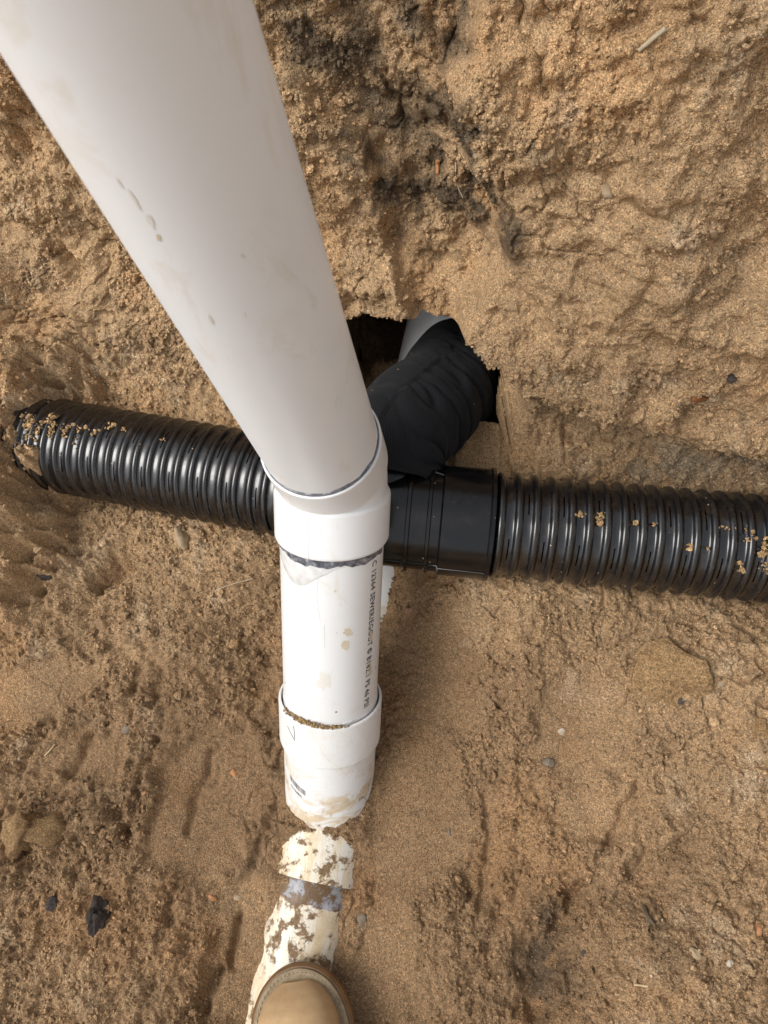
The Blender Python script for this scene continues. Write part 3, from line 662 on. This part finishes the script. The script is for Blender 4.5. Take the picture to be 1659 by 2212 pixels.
# lettering and barcode
def text_mesh(body, size, place, res=2):
    cu = bpy.data.curves.new('t', 'FONT'); cu.body = body; cu.size = size; cu.resolution_u = res; cu.space_character = 1.12; cu.offset = size*.018
    t_ = bpy.data.objects.new('t', cu); COL.objects.link(t_); bpy.context.view_layer.update()
    me = bpy.data.meshes.new_from_object(t_.evaluated_get(bpy.context.evaluated_depsgraph_get()))
    bm = bmesh.new(); bm.from_mesh(me); bmesh.ops.triangulate(bm, faces=bm.faces); V = [place(v.co.x, v.co.y) for v in bm.verts]; F = [[v.index for v in f.verts] for f in bm.faces]; bm.free()
    bpy.data.objects.remove(t_); bpy.data.curves.remove(cu); bpy.data.meshes.remove(me); return V, F
probe, _ = text_mesh('C 12364 SEWER/EGOUT © B182.1 PS 46 PSI', .0115, lambda x, y: (x, y, 0)); tw = max(v[0] for v in probe)
tu0 = .089; tl_ = wy0-.012-tu0; kx = (tl_)/tw
part('print', *text_mesh('C 12364 SEWER/EGOUT © B182.1 PS 46 PSI', .0115, lambda x, y: on_branch(tu0+x*kx, 1.06+.10*(1-x/tw)+y/R_PIPE, R_PIPE+.0003)), INK, branch, 'black printed lettering along the branch', False)
bu, bw = wy0+.108, .0
bars = []; x = 0; r_ = random.Random(3)
while x < .026:
    wd = r_.choice([.0004, .0004, .0007, .001]); bars.append((x, wd)); x += wd+r_.choice([.0005, .0008, .0011])
V = []; F = []
def bc_(x, y): return on_branch(bu+x*.34-y, -.70+x/.0575, .0579)
for (x, wd) in bars:
    b0 = len(V); hgt = .0085
    V += [bc_(x, 0), bc_(x+wd, 0), bc_(x+wd, hgt), bc_(x, hgt)]; F.append([b0, b0+1, b0+2, b0+3])
part('barcode', V, F, plain('grey_ink', .5, (.10, .10, .11), (.16, .16, .17), 300), wye, smooth=False)
part('print', *text_mesh('441S4BC', .0050, lambda x, y: bc_(x+.001, y-.0085)), INK, wye, smooth=False)
part('pen_mark', *tube_path([on_branch(wy0+u, a, .0627) for u, a in [(.016, -.62), (.022, -.54), (.027, -.46), (.030, -.42), (.026, -.42), (.016, -.43), (.009, -.44)]], .00035, 6), INK, wye_hub)

# ------------------------------------------------------------------ black corrugated pipes
PITCH = .0192
def rib_profile(n, r0=.0572, r1=.0625):
    pr = []
    for k in range(n):
        t = k*PITCH
        pr += [(t, r0), (t+.0016, r0), (t+.0034, r0+.0001), (t+.0048, r0+.0004), (t+.0056, r0+.0016), (t+.0064, r0+.0040), (t+.0078, r1-.0003), (t+.0094, r1), (t+.0108, r1-.0004), (t+.0122, r1-.0018), (t+.0132, r1-.0024), (t+.0142, r0+.0014), (t+.0154, r0+.0002)]
    return pr, 13
def corrugated(name, P0, axis, n, label, group, slots, sag=0):
    pr, per = rib_profile(n); NS = 150
    ref = CAM-P0
    def skip(i, j):
        if i % per != 0: return False
        k = i//per; ang = (j+.5)/NS*360
        for (step, off, centre) in slots:
            if k % step == off and abs((ang-centre+180) % 360-180) < 13.5: return True
        return False
    V, F = lathe(P0, axis, ref, pr, NS, skip)
    o = obj(name, mesh_np(name, V, F, True, 80), BLACK, None, label, 'drain pipe', group)
    return o
# slot angles are measured from the side that faces up towards the viewer
corrugated('corrugated_pipe', RA-RD*.022, RD, 24, 'black corrugated perforated pipe joined to the tee collar beside the fabric sock', 'corrugated pipes', [(2, 0, 28), (2, 1, -27), (2, 0, -82), (2, 1, 82), (2, 0, 140), (2, 1, -140)])
corrugated('corrugated_pipe', LA-LD*.07, LD, 36, 'black corrugated perforated pipe with its end buried in the sand bank', 'corrugated pipes', [(2, 0, 32), (2, 1, -20), (2, 0, -72), (2, 1, 84), (2, 0, 140), (2, 1, -130)])

# tee
tee = empty('pipe_tee', TC-np.array([0, 0, .06]), 'black moulded plastic tee fitting behind the white branch pipe', 'fitting')
L = .145
body = [(-L, .0605), (-L, .0665), (-L+.004, .0672), (-L+.006, .0652), (-L+.058, .0645), (-L+.060, .0612), (-L+.070, .0608), (-L+.071, .0632), (-L+.074, .0632), (-L+.075, .0606),
        (-L+.093, .0602), (-L+.094, .0640), (-L+.0975, .0640), (-L+.0985, .0600), (0, .0596)]
body = [(-.092, .058), (-.092, .0665), (-.088, .0668), (-.060, .0650), (-.058, .0605), (-.03, .0600), (0, .0596)]+[(-t, r) for t, r in body[::-1][1:]]
tb = part('body', *lathe(TC, RD, CAM-TC, body, 128), BLACK_T, tee)
out_d = np.array([.30, .93, .16]); out_d /= np.linalg.norm(out_d)
part('outlet', *lathe(TC, out_d, UP, [(0, .056), (.055, .056), (.060, .0605), (.064, .0605), (.066, .0565), (.12, .0565)], 96), BLACK_T, tee)
aT, rT, sT = frame(RD, CAM-TC); sT = sT if sT[1] > 0 else -sT
for sg in (-1, 1):          # saddle ribs
    pts = []
    for q in np.linspace(-1, 1, 24):
        pts.append(TC+RD*(sg*(.062-.050*abs(math.cos(q*1.45))))*1.0+.0605*(math.cos(.95+.62*math.cos(q*1.5))*rT+math.sin(.95+.62*math.cos(q*1.5)-.0)*sT)+RD*(.03*q))
    part('saddle_rib', *tube_path(pts, .0016, 6), BLACK_T, tee)
for du, an, rr_ in [(.113, .42, .0066), (.131, .40, .0048)]:      # ejector pin marks on the collar
    pts = []
    for q in np.linspace(0, 2*math.pi, 25):
        a2 = an+rr_*math.sin(q)/.0648; pts.append(TC+RD*(du+rr_*math.cos(q)-.012)+.0649*(math.cos(a2)*rT+math.sin(a2)*sT))
    part('pin_mark', *tube_path(pts, .00035, 5, False), BLACK_T, tee)
part('mould_seam', *tube_path([TC+RD*t+(r+.0003)*(math.cos(-1.02)*rT+math.sin(-1.02)*sT) for t, r in body[6:]], .0006, 6), BLACK_T, tee)

# drain pipe in a knitted sock, leading off into the tunnel
pa = [TC+out_d*.060, TC+out_d*.12, None, None, None]
sp = np.array([TC+out_d*.052, TC+out_d*.10, at_depth(955, 850, 1.02), at_depth(992, 778, 1.08), at_depth(1010, 714, 1.16), at_depth(1025, 640, 1.30)])
def catmull(P, n):
    P = np.vstack([2*P[0]-P[1], P, 2*P[-1]-P[-2]]); o = []
    for i in range(1, len(P)-2):
        for t in np.linspace(0, 1, n, endpoint=False):
            o.append(.5*((2*P[i])+(-P[i-1]+P[i+1])*t+(2*P[i-1]-5*P[i]+4*P[i+1]-P[i+2])*t*t+(-P[i-1]+3*P[i]-3*P[i+1]+P[i+2])*t**3))
    o.append(P[-2]); return np.array(o)
cl = catmull(sp, 40); sl2 = np.r_[0, np.cumsum(np.linalg.norm(np.diff(cl, axis=0), axis=1))]; ns = 150
V = []; KN = []; tg = np.gradient(cl, axis=0); prev = None
for k in range(len(cl)):
    a, r_, s_ = frame(tg[k], UP if prev is None else prev); prev = r_
    q = sl2[k]
    for j in range(ns):
        th_ = 2*math.pi*j/ns; rr_ = .0665+.0012*math.sin(q*70)+.004*math.exp(-(q/.05)**2)
        p = cl[k]+(math.cos(th_)*r_+math.sin(th_)*s_)*rr_
        V.append(p); KN.append((q, th_*.064, 0))
V = np.array(V); KN = np.array(KN)
cenl = np.repeat(cl, ns, 0); rdv = (V-cenl)/np.linalg.norm(V-cenl, axis=1)[:, None]
# folds: wrapped across the sock, gathered on the inner (right hand) side of the bend
side = np.clip(rdv[:, 0]*.9+.35, 0, 1)
fq = KN[:, 0]+.30*rdv[:, 0]*.064+.010*perlin(V, 14, 207)
fold = np.abs(perlin(np.stack([fq*42, KN[:, 1]*7, KN[:, 0]*0+3], 1), 1.0, 201)); fold2 = np.abs(perlin(np.stack([fq*95, KN[:, 1]*12, KN[:, 0]*0+8], 1), 1.0, 203))
V = V+rdv*(-.006*(1-np.clip(fold*3.6, 0, 1))**2*(.1+side)+.004*fold*side-.0022*(1-np.clip(fold2*3, 0, 1))**2*side+.003*fbm(V, 18, 2, .5, 205))[:, None]
F = np.array([[k*ns+j, k*ns+(j+1) % ns, (k+1)*ns+(j+1) % ns, (k+1)*ns+j] for k in range(len(cl)-1) for j in range(ns)])
fme = mesh_np('sock', V, F); fa = fme.attributes.new('knit', 'FLOAT_VECTOR', 'POINT'); fa.data.foreach_set('vector', (KN*260).astype(np.float32).ravel())
sock = obj('fabric_sock_pipe', fme, FABRIC, None, 'black knitted filter sock over drain pipe, wrinkled, running into the dark tunnel', 'drain pipe')

# sand caught on the black pipes
def on_line(P0, D, ref, t, ang, r):
    a, x_, y_ = frame(D, ref); y_ = y_ if y_[1] > 0 else -y_
    return P0+D*t+r*(math.cos(ang)*x_+math.sin(ang)*y_)
def sand_on(P0, D, spots, seed):
    cs = []; sz_ = []; r = np.random.default_rng(seed)
    for (t, a0, a1, wd, n) in spots:
        for k in range(n):
            a_ = r.uniform(a0, a1); tt = t+r.normal(0, wd); s = min(.0042, .0013*math.exp(r.normal(0, .5)))
            if n > 50 and mnoise.noise(Vector((tt*160, a_*9, seed))) < -.05: continue
            ph = (tt/PITCH) % 1*PITCH; rr_ = .0573 if (ph < .005 or ph > .0165) else (.0625 if .0075 < ph < .0125 else .060)
            cs.append(on_line(P0, D, CAM-P0, tt, a_, rr_+s*.4+r.uniform(0, .0016)*(ph < .005))); sz_.append(s)
    return cs, sz_
PR0, PL0 = RA-RD*.022, LA-LD*.07
i_ = lambda k: k*PITCH+.002
c1_, s1_ = sand_on(PR0, RD, [(i_(6)-.004, .30, .38, .002, 14), (i_(7), .16, .42, .0016, 60), (i_(9), .22, .30, .0018, 16), (i_(10), .24, .3, .0018, 8), (i_(12), -.14, -.04, .002, 22), (i_(13), -.1, -.04, .001, 6), (i_(15), -.5, -.28, .002, 26), (i_(15)+.003, .1, .45, .003, 14),
                             (i_(16)+.004, -.45, .28, .0030, 150), (i_(17)+.003, -.6, .35, .0040, 230), (i_(14), .3, .36, .004, 10)], 3)
c2_, s2_ = sand_on(PL0, LD, [(i_(15), .55, .65, .002, 16), (i_(16), .55, .75, .0025, 30), (i_(17), .3, .5, .004, 14), (i_(18), .0, .5, .003, 26), (i_(19), .2, .5, .003, 26), (i_(20), .1, .5, .0025, 40), (i_(20)+.006, .4, .7, .003, 40), (i_(21)+.004, .0, .45, .004, 50), (i_(22), .2, .6, .004, 50), (i_(12), .5, .6, .003, 5)], 4)
cs = c1_+c2_; cc_ = np.array([[.50, .33, .165]])*rng.uniform(.7, 1.25, (len(cs), 1))
crumbs('loose_sand', cs, s1_+s2_, cc_, 6, kind='stuff', label='crumbs of pale sand caught in the ribs of the black pipes', cat='sand')

# ------------------------------------------------------------------ work boot standing on the buried run
tipw = at_z(642, 2108, .075); bk = at_z(660, 2330, .075)
bd = tipw-bk; bd[2] = 0; bd /= np.linalg.norm(bd); br = np.array([bd[1], -bd[0], 0]); LEN = .305
boot = empty('work_boot', tipw-bd*.15-np.array([0, 0, .02]), 'tan leather work boot standing on the muddy buried white pipe', 'boot')
SOLE_Z = .0555
def bpt(t, sx, z): return tipw-bd*(t*LEN)+br*sx+np.array([0, 0, z-tipw[2]])
def half(t):      # plan half widths: left, right
    toe = math.sqrt(max(0, 1-(1-min(t/.20, 1))**2.3)); heel = math.sqrt(max(0, 1-max(0, (t-.88)/.12)**2))
    base = np.interp(t, [0, .2, .32, .55, .75, .9, 1], [.046, .0475, .0510, .041, .0375, .037, .034])
    return base*toe*heel
def outline(off, n=70):
    ts = .5-.5*np.cos(np.linspace(0, math.pi, n)); R_ = [(t, half(t)) for t in ts]
    pts = [(t, h) for t, h in R_]+[(t, -h) for t, h in R_[::-1][1:-1]]
    P = np.array([(-t*LEN, h) for t, h in pts]); tgn = np.roll(P, -1, 0)-np.roll(P, 1, 0); nrm = np.stack([-tgn[:, 1], tgn[:, 0]], 1); nrm /= np.maximum(np.linalg.norm(nrm, axis=1), 1e-9)[:, None]
    c = P.mean(0); flip = np.sign(((P-c)*nrm).sum(1)); nrm *= np.where(flip == 0, 1, flip)[:, None]; return P+nrm*off
def slab_(levels):
    V = []; F = []; n = None
    for z, off in levels:
        P = outline(off); n = len(P); V += [tipw+bd*a+br*b+np.array([0, 0, z-tipw[2]]) for a, b in P]
    for k in range(len(levels)-1):
        for j in range(n): F.append([k*n+j, k*n+(j+1) % n, (k+1)*n+(j+1) % n, (k+1)*n+j])
    F.append(list(range(n))); F.append(list(range((len(levels)-1)*n, len(levels)*n))[::-1]); return V, F
z0 = SOLE_Z
sole = part('sole', *slab_([(z0, .006), (z0+.003, .0118), (z0+.012, .0135), (z0+.018, .0128), (z0+.0212, .0100), (z0+.0215, .0)]), GUM, boot)
part('welt', *slab_([(z0+.0213, .0070), (z0+.0222, .0082), (z0+.0250, .0078), (z0+.0262, .0060), (z0+.0258, -.002)]), WELT, boot)
st = outline(.0042, 110)
V = []; F = []
for k in range(0, len(st)-1, 2):
    a0, b0 = st[k]; a1, b1 = st[(k+1) % len(st)]
    q0 = tipw+bd*a0+br*b0+np.array([0, 0, z0+.0264-tipw[2]]); q1 = tipw+bd*a1+br*b1+np.array([0, 0, z0+.0264-tipw[2]])
    if np.linalg.norm(q1-q0) < 1e-4: continue
    v_, f_ = tube_path([q0, (q0+q1)/2+[0, 0, .0006], q1], .0007, 5); b0_ = len(V); V += v_; F += [[i+b0_ for i in f] for f in f_]
part('stitching', V, F, THREAD, boot)
nt_, na = 80, 40; V = []
for k in range(nt_):
    t = .012+(.985-.012)*(.5-.5*math.cos(math.pi*k/(nt_-1))); hw = max(half(t)-.0005, .002); hh = np.interp(t, [0, .03, .10, .2, .35, .48, .6, .8, 1], [.014, .026, .045, .056, .066, .090, .105, .100, .085])*(.45+.55*min(1, math.sqrt(t/.06)))
    for j in range(na+1):
        a = math.pi*j/na; e = 2/2.5
        cx_ = math.copysign(abs(math.cos(a))**e, math.cos(a)); sz_ = abs(math.sin(a))**.82
        bul = 1+.05*math.sin(a*2 if a < math.pi/2 else (math.pi-a)*2)
        V.append(bpt(t, hw*cx_*bul, z0+.024+hh*sz_))
F = [[k*(na+1)+j, k*(na+1)+j+1, (k+1)*(na+1)+j+1, (k+1)*(na+1)+j] for k in range(nt_-1) for j in range(na)]; F.append(list(range(na+1))); F.append(list(range((nt_-1)*(na+1), nt_*(na+1)))[::-1])
upper = part('upper', V, F, LEATHER, boot)
# shaft and collar
V = []; nr = 40; lev = [(.07, .70, .115, .040), (.10, .70, .105, .043), (.14, .705, .088, .044), (.18, .71, .078, .046), (.215, .71, .076, .048), (.225, .71, .078, .0495), (.229, .71, .074, .047), (.20, .71, .070, .044)]
for z, tc_, ly, lx in lev:
    for j in range(nr):
        a = 2*math.pi*j/nr; V.append(bpt(tc_+ly/LEN*math.cos(a)*.5*1.2, lx*math.sin(a), z0+z))
F = [[k*nr+j, k*nr+(j+1) % nr, (k+1)*nr+(j+1) % nr, (k+1)*nr+j] for k in range(len(lev)-1) for j in range(nr)]
part('shaft', V, F, LEATHER, boot)
part('inside_shade', [bpt(.71+.066/LEN*.6*math.cos(2*math.pi*j/nr), .044*math.sin(2*math.pi*j/nr), z0+.205) for j in range(nr)], [list(range(nr))], BOOT_SHADE, boot)  # flat dark disc across the collar, stands for the shaded hollow
for k in range(5):
    t = .36+.045*k; hh = np.interp(t, [.35, .48, .6], [.066, .090, .105]); pts = [bpt(t+.006*math.sin(a*3), .030*math.cos(a), z0+.025+hh*(.90+.13*math.sin(a))) for a in np.linspace(.6, math.pi-.6, 12)]
    part('lace', *tube_path(pts, .002, 8), LACE, upper)

# ------------------------------------------------------------------ stones, bits of wood and straw
def rock_mesh(name, size, seed, flat=(1, 1, .6), rough=.28, sub=3, crisp=False):
    bm = bmesh.new(); bmesh.ops.create_icosphere(bm, subdivisions=sub, radius=1)
    for v in bm.verts:
        n_ = mnoise.fractal(v.co*1.1+Vector((seed*3.1, seed*1.7, seed)), .9, 2.0, 4); f = 1+rough*n_*1.4
        v.co = Vector((v.co.x*f*flat[0], v.co.y*f*flat[1], v.co.z*f*flat[2]))*size
    me = bpy.data.meshes.new(name); bm.to_mesh(me); bm.free(); me.polygons.foreach_set('use_smooth', np.full(len(me.polygons), not crisp, bool)); return me
def dull_soil(name, a, b_):
    m = soil_material(name, False)
    for n_ in m.node_tree.nodes:
        if n_.bl_idname == 'ShaderNodeMix' and n_.blend_type == 'MIX': n_.inputs[6].default_value = (*a, 1); n_.inputs[7].default_value = (*b_, 1)
    return m
RM = {k: plain(k+'_stone', r_, a, b, s_, .4, .5, .0015) for k, r_, a, b, s_ in [('grey', .8, (.22, .175, .125), (.14, .11, .08), 120), ('dark', .75, (.065, .052, .046), (.035, .028, .026), 140), ('pale', .7, (.42, .32, .205), (.30, .21, .125), 120),
      ('orange', .65, (.46, .23, .10), (.33, .15, .065), 120), ('tan', .9, (.44, .27, .115), (.27, .165, .075), 70), ('charcoal', .85, (.018, .014, .012), (.045, .033, .026), 160), ('pink', .65, (.40, .22, .15), (.28, .15, .10), 130), ('white', .55, (.47, .41, .33), (.36, .29, .21), 120), ('rust', .9, (.30, .11, .03), (.12, .05, .02), 90)]}
RM['tan'] = dull_soil('sandstone', (.36, .235, .115), (.22, .135, .066))
stones = [(95, 1246, .0085, 'dark', (1.3, .8, .6), 20, 'dark brown pebble in rough sand below the buried pipe end'),
 (392, 1162, .011, 'pale', (1.2, .9, .6), -30, 'pale buff stone in the sand just under the left black pipe'),
 (506, 1392, .0075, 'tan', (1, 1, .8), 0, 'small round tan clod beside the sloping white pipe'),
 (272, 1577, .0068, 'grey', (1.1, .9, .6), 0, 'grey green pebble above the straw in open sand'),
 (1430, 1456, .034, 'tan', (1.35, 1.0, .30), -12, 'large flat tan slab of sandstone with dark stains'),
 (1470, 1515, .006, 'dark', (.9, 1.2, .7), 30, 'black chip below the flat sandstone slab'),
 (1186, 1646, .0066, 'grey', (1.1, 1, .7), 0, 'round grey pebble in open sand, bigger of two close together'),
 (1213, 1580, .0050, 'white', (1.1, .9, .6), 0, 'pale quartz pebble above the round grey pebble'),
 (210, 1984, .015, 'charcoal', (1.4, .8, .6), -25, 'large black charcoal lump in the crumbly lower sand'),
 (112, 1953, .008, 'dark', (1.0, 1.0, .6), 10, 'small dark flake beside the charcoal lump'),
 (505, 1668, .0052, 'orange', (.9, 1.2, .6), 20, 'small orange stone chip in the smooth foot print'),
 (460, 1940, .0048, 'orange', (.7, 1.3, .6), 20, 'tiny orange sliver in the scraped trough left of the muddy pipe'),
 (515, 1940, .0045, 'pale', (.8, 1.2, .6), -10, 'tiny buff chip in the scraped trough left of the muddy pipe'),
 (885, 1322, .0062, 'pink', (.8, 1.5, .6), 10, 'reddish stone chip right of the printed lettering'),
 (856, 1470, .0095, 'tan', (1.1, 1, .55), 0, 'round tan clod right of the white wye hub'),
 (862, 1515, .0078, 'tan', (1, 1, .6), 30, 'smaller tan clod below the round one right of the hub'),
 (1580, 818, .005, 'dark', (1, .9, .8), 0, 'small dark pebble stuck in the sand wall'),
 (1540, 505, .007, 'pale', (.6, 1.5, .6), -30, 'elongated pale pebble stuck high in the sand wall'),
 (1308, 415, .0072, 'pale', (1.2, .9, .6), 20, 'buff pebble in the sand wall beside a dark cleft'),
 (1556, 1480, .003, 'white', (1, 1, .7), 0, 'tiny white grain right of the flat slab'),
 (1575, 2082, .0050, 'white', (1.2, 1, .6), 0, 'white pebble in crumbly sand near the straw stem'),
 (1640, 2010, .0045, 'orange', (1.4, .7, .6), -30, 'orange sliver of stone in the crumbly sand'),
 (1640, 1580, .012, 'tan', (1.2, .9, .5), 10, 'flat tan clod near the flat sandstone slab'),
 (1260, 2060, .0055, 'dark', (.9, 1.1, .6), 0, 'dark pebble in the damp hollow near the straw'),
 (780, 1985, .0078, 'grey', (.9, 1.2, .25), 0, 'flat dark grey chip beside the muddy pipe'),
 (970, 1800, .004, 'grey', (.6, 1.4, .6), -30, 'thin grey chip in smooth damp sand'),
 (40, 1800, .024, 'tan', (1.3, .8, .7), -50, 'big tan clod with a shadowed side at the sand edge'),
 (100, 1790, .024, 'tan', (.7, 1.5, .7), 28, 'long tan clod standing beside the big tan clod'),
 (1510, 862, .008, 'rust', (1.1, .7, .5), 15, 'rusty dark nodule stuck in the sand wall'),
 (310, 1712, .0035, 'orange', (1, 1, .6), 0, 'orange grain in the sand left of the foot print'),
 (1500, 2060, .0055, 'pale', (1.2, .8, .6), -25, 'buff chip in crumbly sand near the wood splinter'),
 (565, 880, .0055, 'white', (1.7, .6, .4), -20, 'white chip on the clay ledge behind the black pipe')]
for k, (px, py_, size, kind, flat, rz, lab) in enumerate(stones):
    P, n_ = soil_at(px, py_); o = obj({'charcoal': 'charcoal_lump'}.get(kind, 'stone'), rock_mesh('stone', size, k+1, flat, .42 if size > .01 else .25, 3, 'slab' in lab or kind in ('dark', 'charcoal')), RM[kind], None, lab, 'charcoal' if kind == 'charcoal' else ('clod' if 'clod' in lab else 'stone'), 'stones in the sand')
    q = Vector(n_).to_track_quat('Z', 'Y'); o.rotation_mode = 'QUATERNION'; o.rotation_quaternion = q @ Matrix.Rotation(math.radians(-rz), 3, 'Z').to_quaternion()
    o.location = Vector(P)+Vector(n_)*(size*flat[2]*(.1 if size > .02 else -.2))
STRAW = plain('dry_straw', .7, (.58, .46, .27), (.42, .31, .16), 200); WOOD = plain('grey_wood', .8, (.13, .10, .065), (.07, .052, .035), 200); ROOT = plain('pale_root', .8, (.50, .43, .31), (.36, .29, .19), 150)
for name, pts, r_, m, lab, cat in [('straw', [(97, 1632), (108, 1620), (118, 1608)], .0011, STRAW, 'short straw stem lying on open sand below the grey green pebble', 'straw'),
   ('straw', [(1370, 2127), (1386, 2129), (1402, 2131)], .0012, STRAW, 'pale straw stem in the crumbly sand below the wood splinter', 'straw'),
   ('straw', [(1424, 1992), (1432, 1988)], .0014, STRAW, 'tiny straw stub beside the wood splinter', 'straw'),
   ('wood_splinter', [(1392, 1960), (1402, 1980), (1412, 2000)], .0028, WOOD, 'dark grey wood splinter stuck in the crumbly sand', 'wood'),
   ('rootlet', [(876, 1300), (915, 1292), (940, 1290)], .0005, ROOT, 'fine dry rootlet beside the printed lettering', 'root'),
   ('rootlet', [(460, 1276), (500, 1262), (545, 1250)], .0006, ROOT, 'fine pale rootlet below the left black pipe', 'root'),
   ('rootlet', [(985, 350), (984, 375), (990, 400), (1000, 425)], .0007, ROOT, 'thin white rootlet hanging in the dark hollow of the wall', 'root'),
   ('twig', [(1440, 60), (1410, 85), (1380, 110)], .0022, ROOT, 'pale twig sticking out at the top of the sand wall', 'twig'),
   ('leaf_fragment', [(948, 344), (949, 360), (949, 378)], .0028, RM['orange'], 'orange brown leaf fragment pressed into the wall hollow', 'leaf')]:
    P = [soil_at(a, b)[0]+soil_at(a, b)[1]*r_*.8 for a, b in pts]; P = catmull(np.array(P), 5)
    V, F = tube_path(P, np.linspace(1, .7, len(P))*r_, 7); me = mesh_np(name, V, F); o = obj(name, me, m, None, lab, cat)
    c = Vector(P.mean(0)); me.transform(Matrix.Translation(-c)); o.location = c
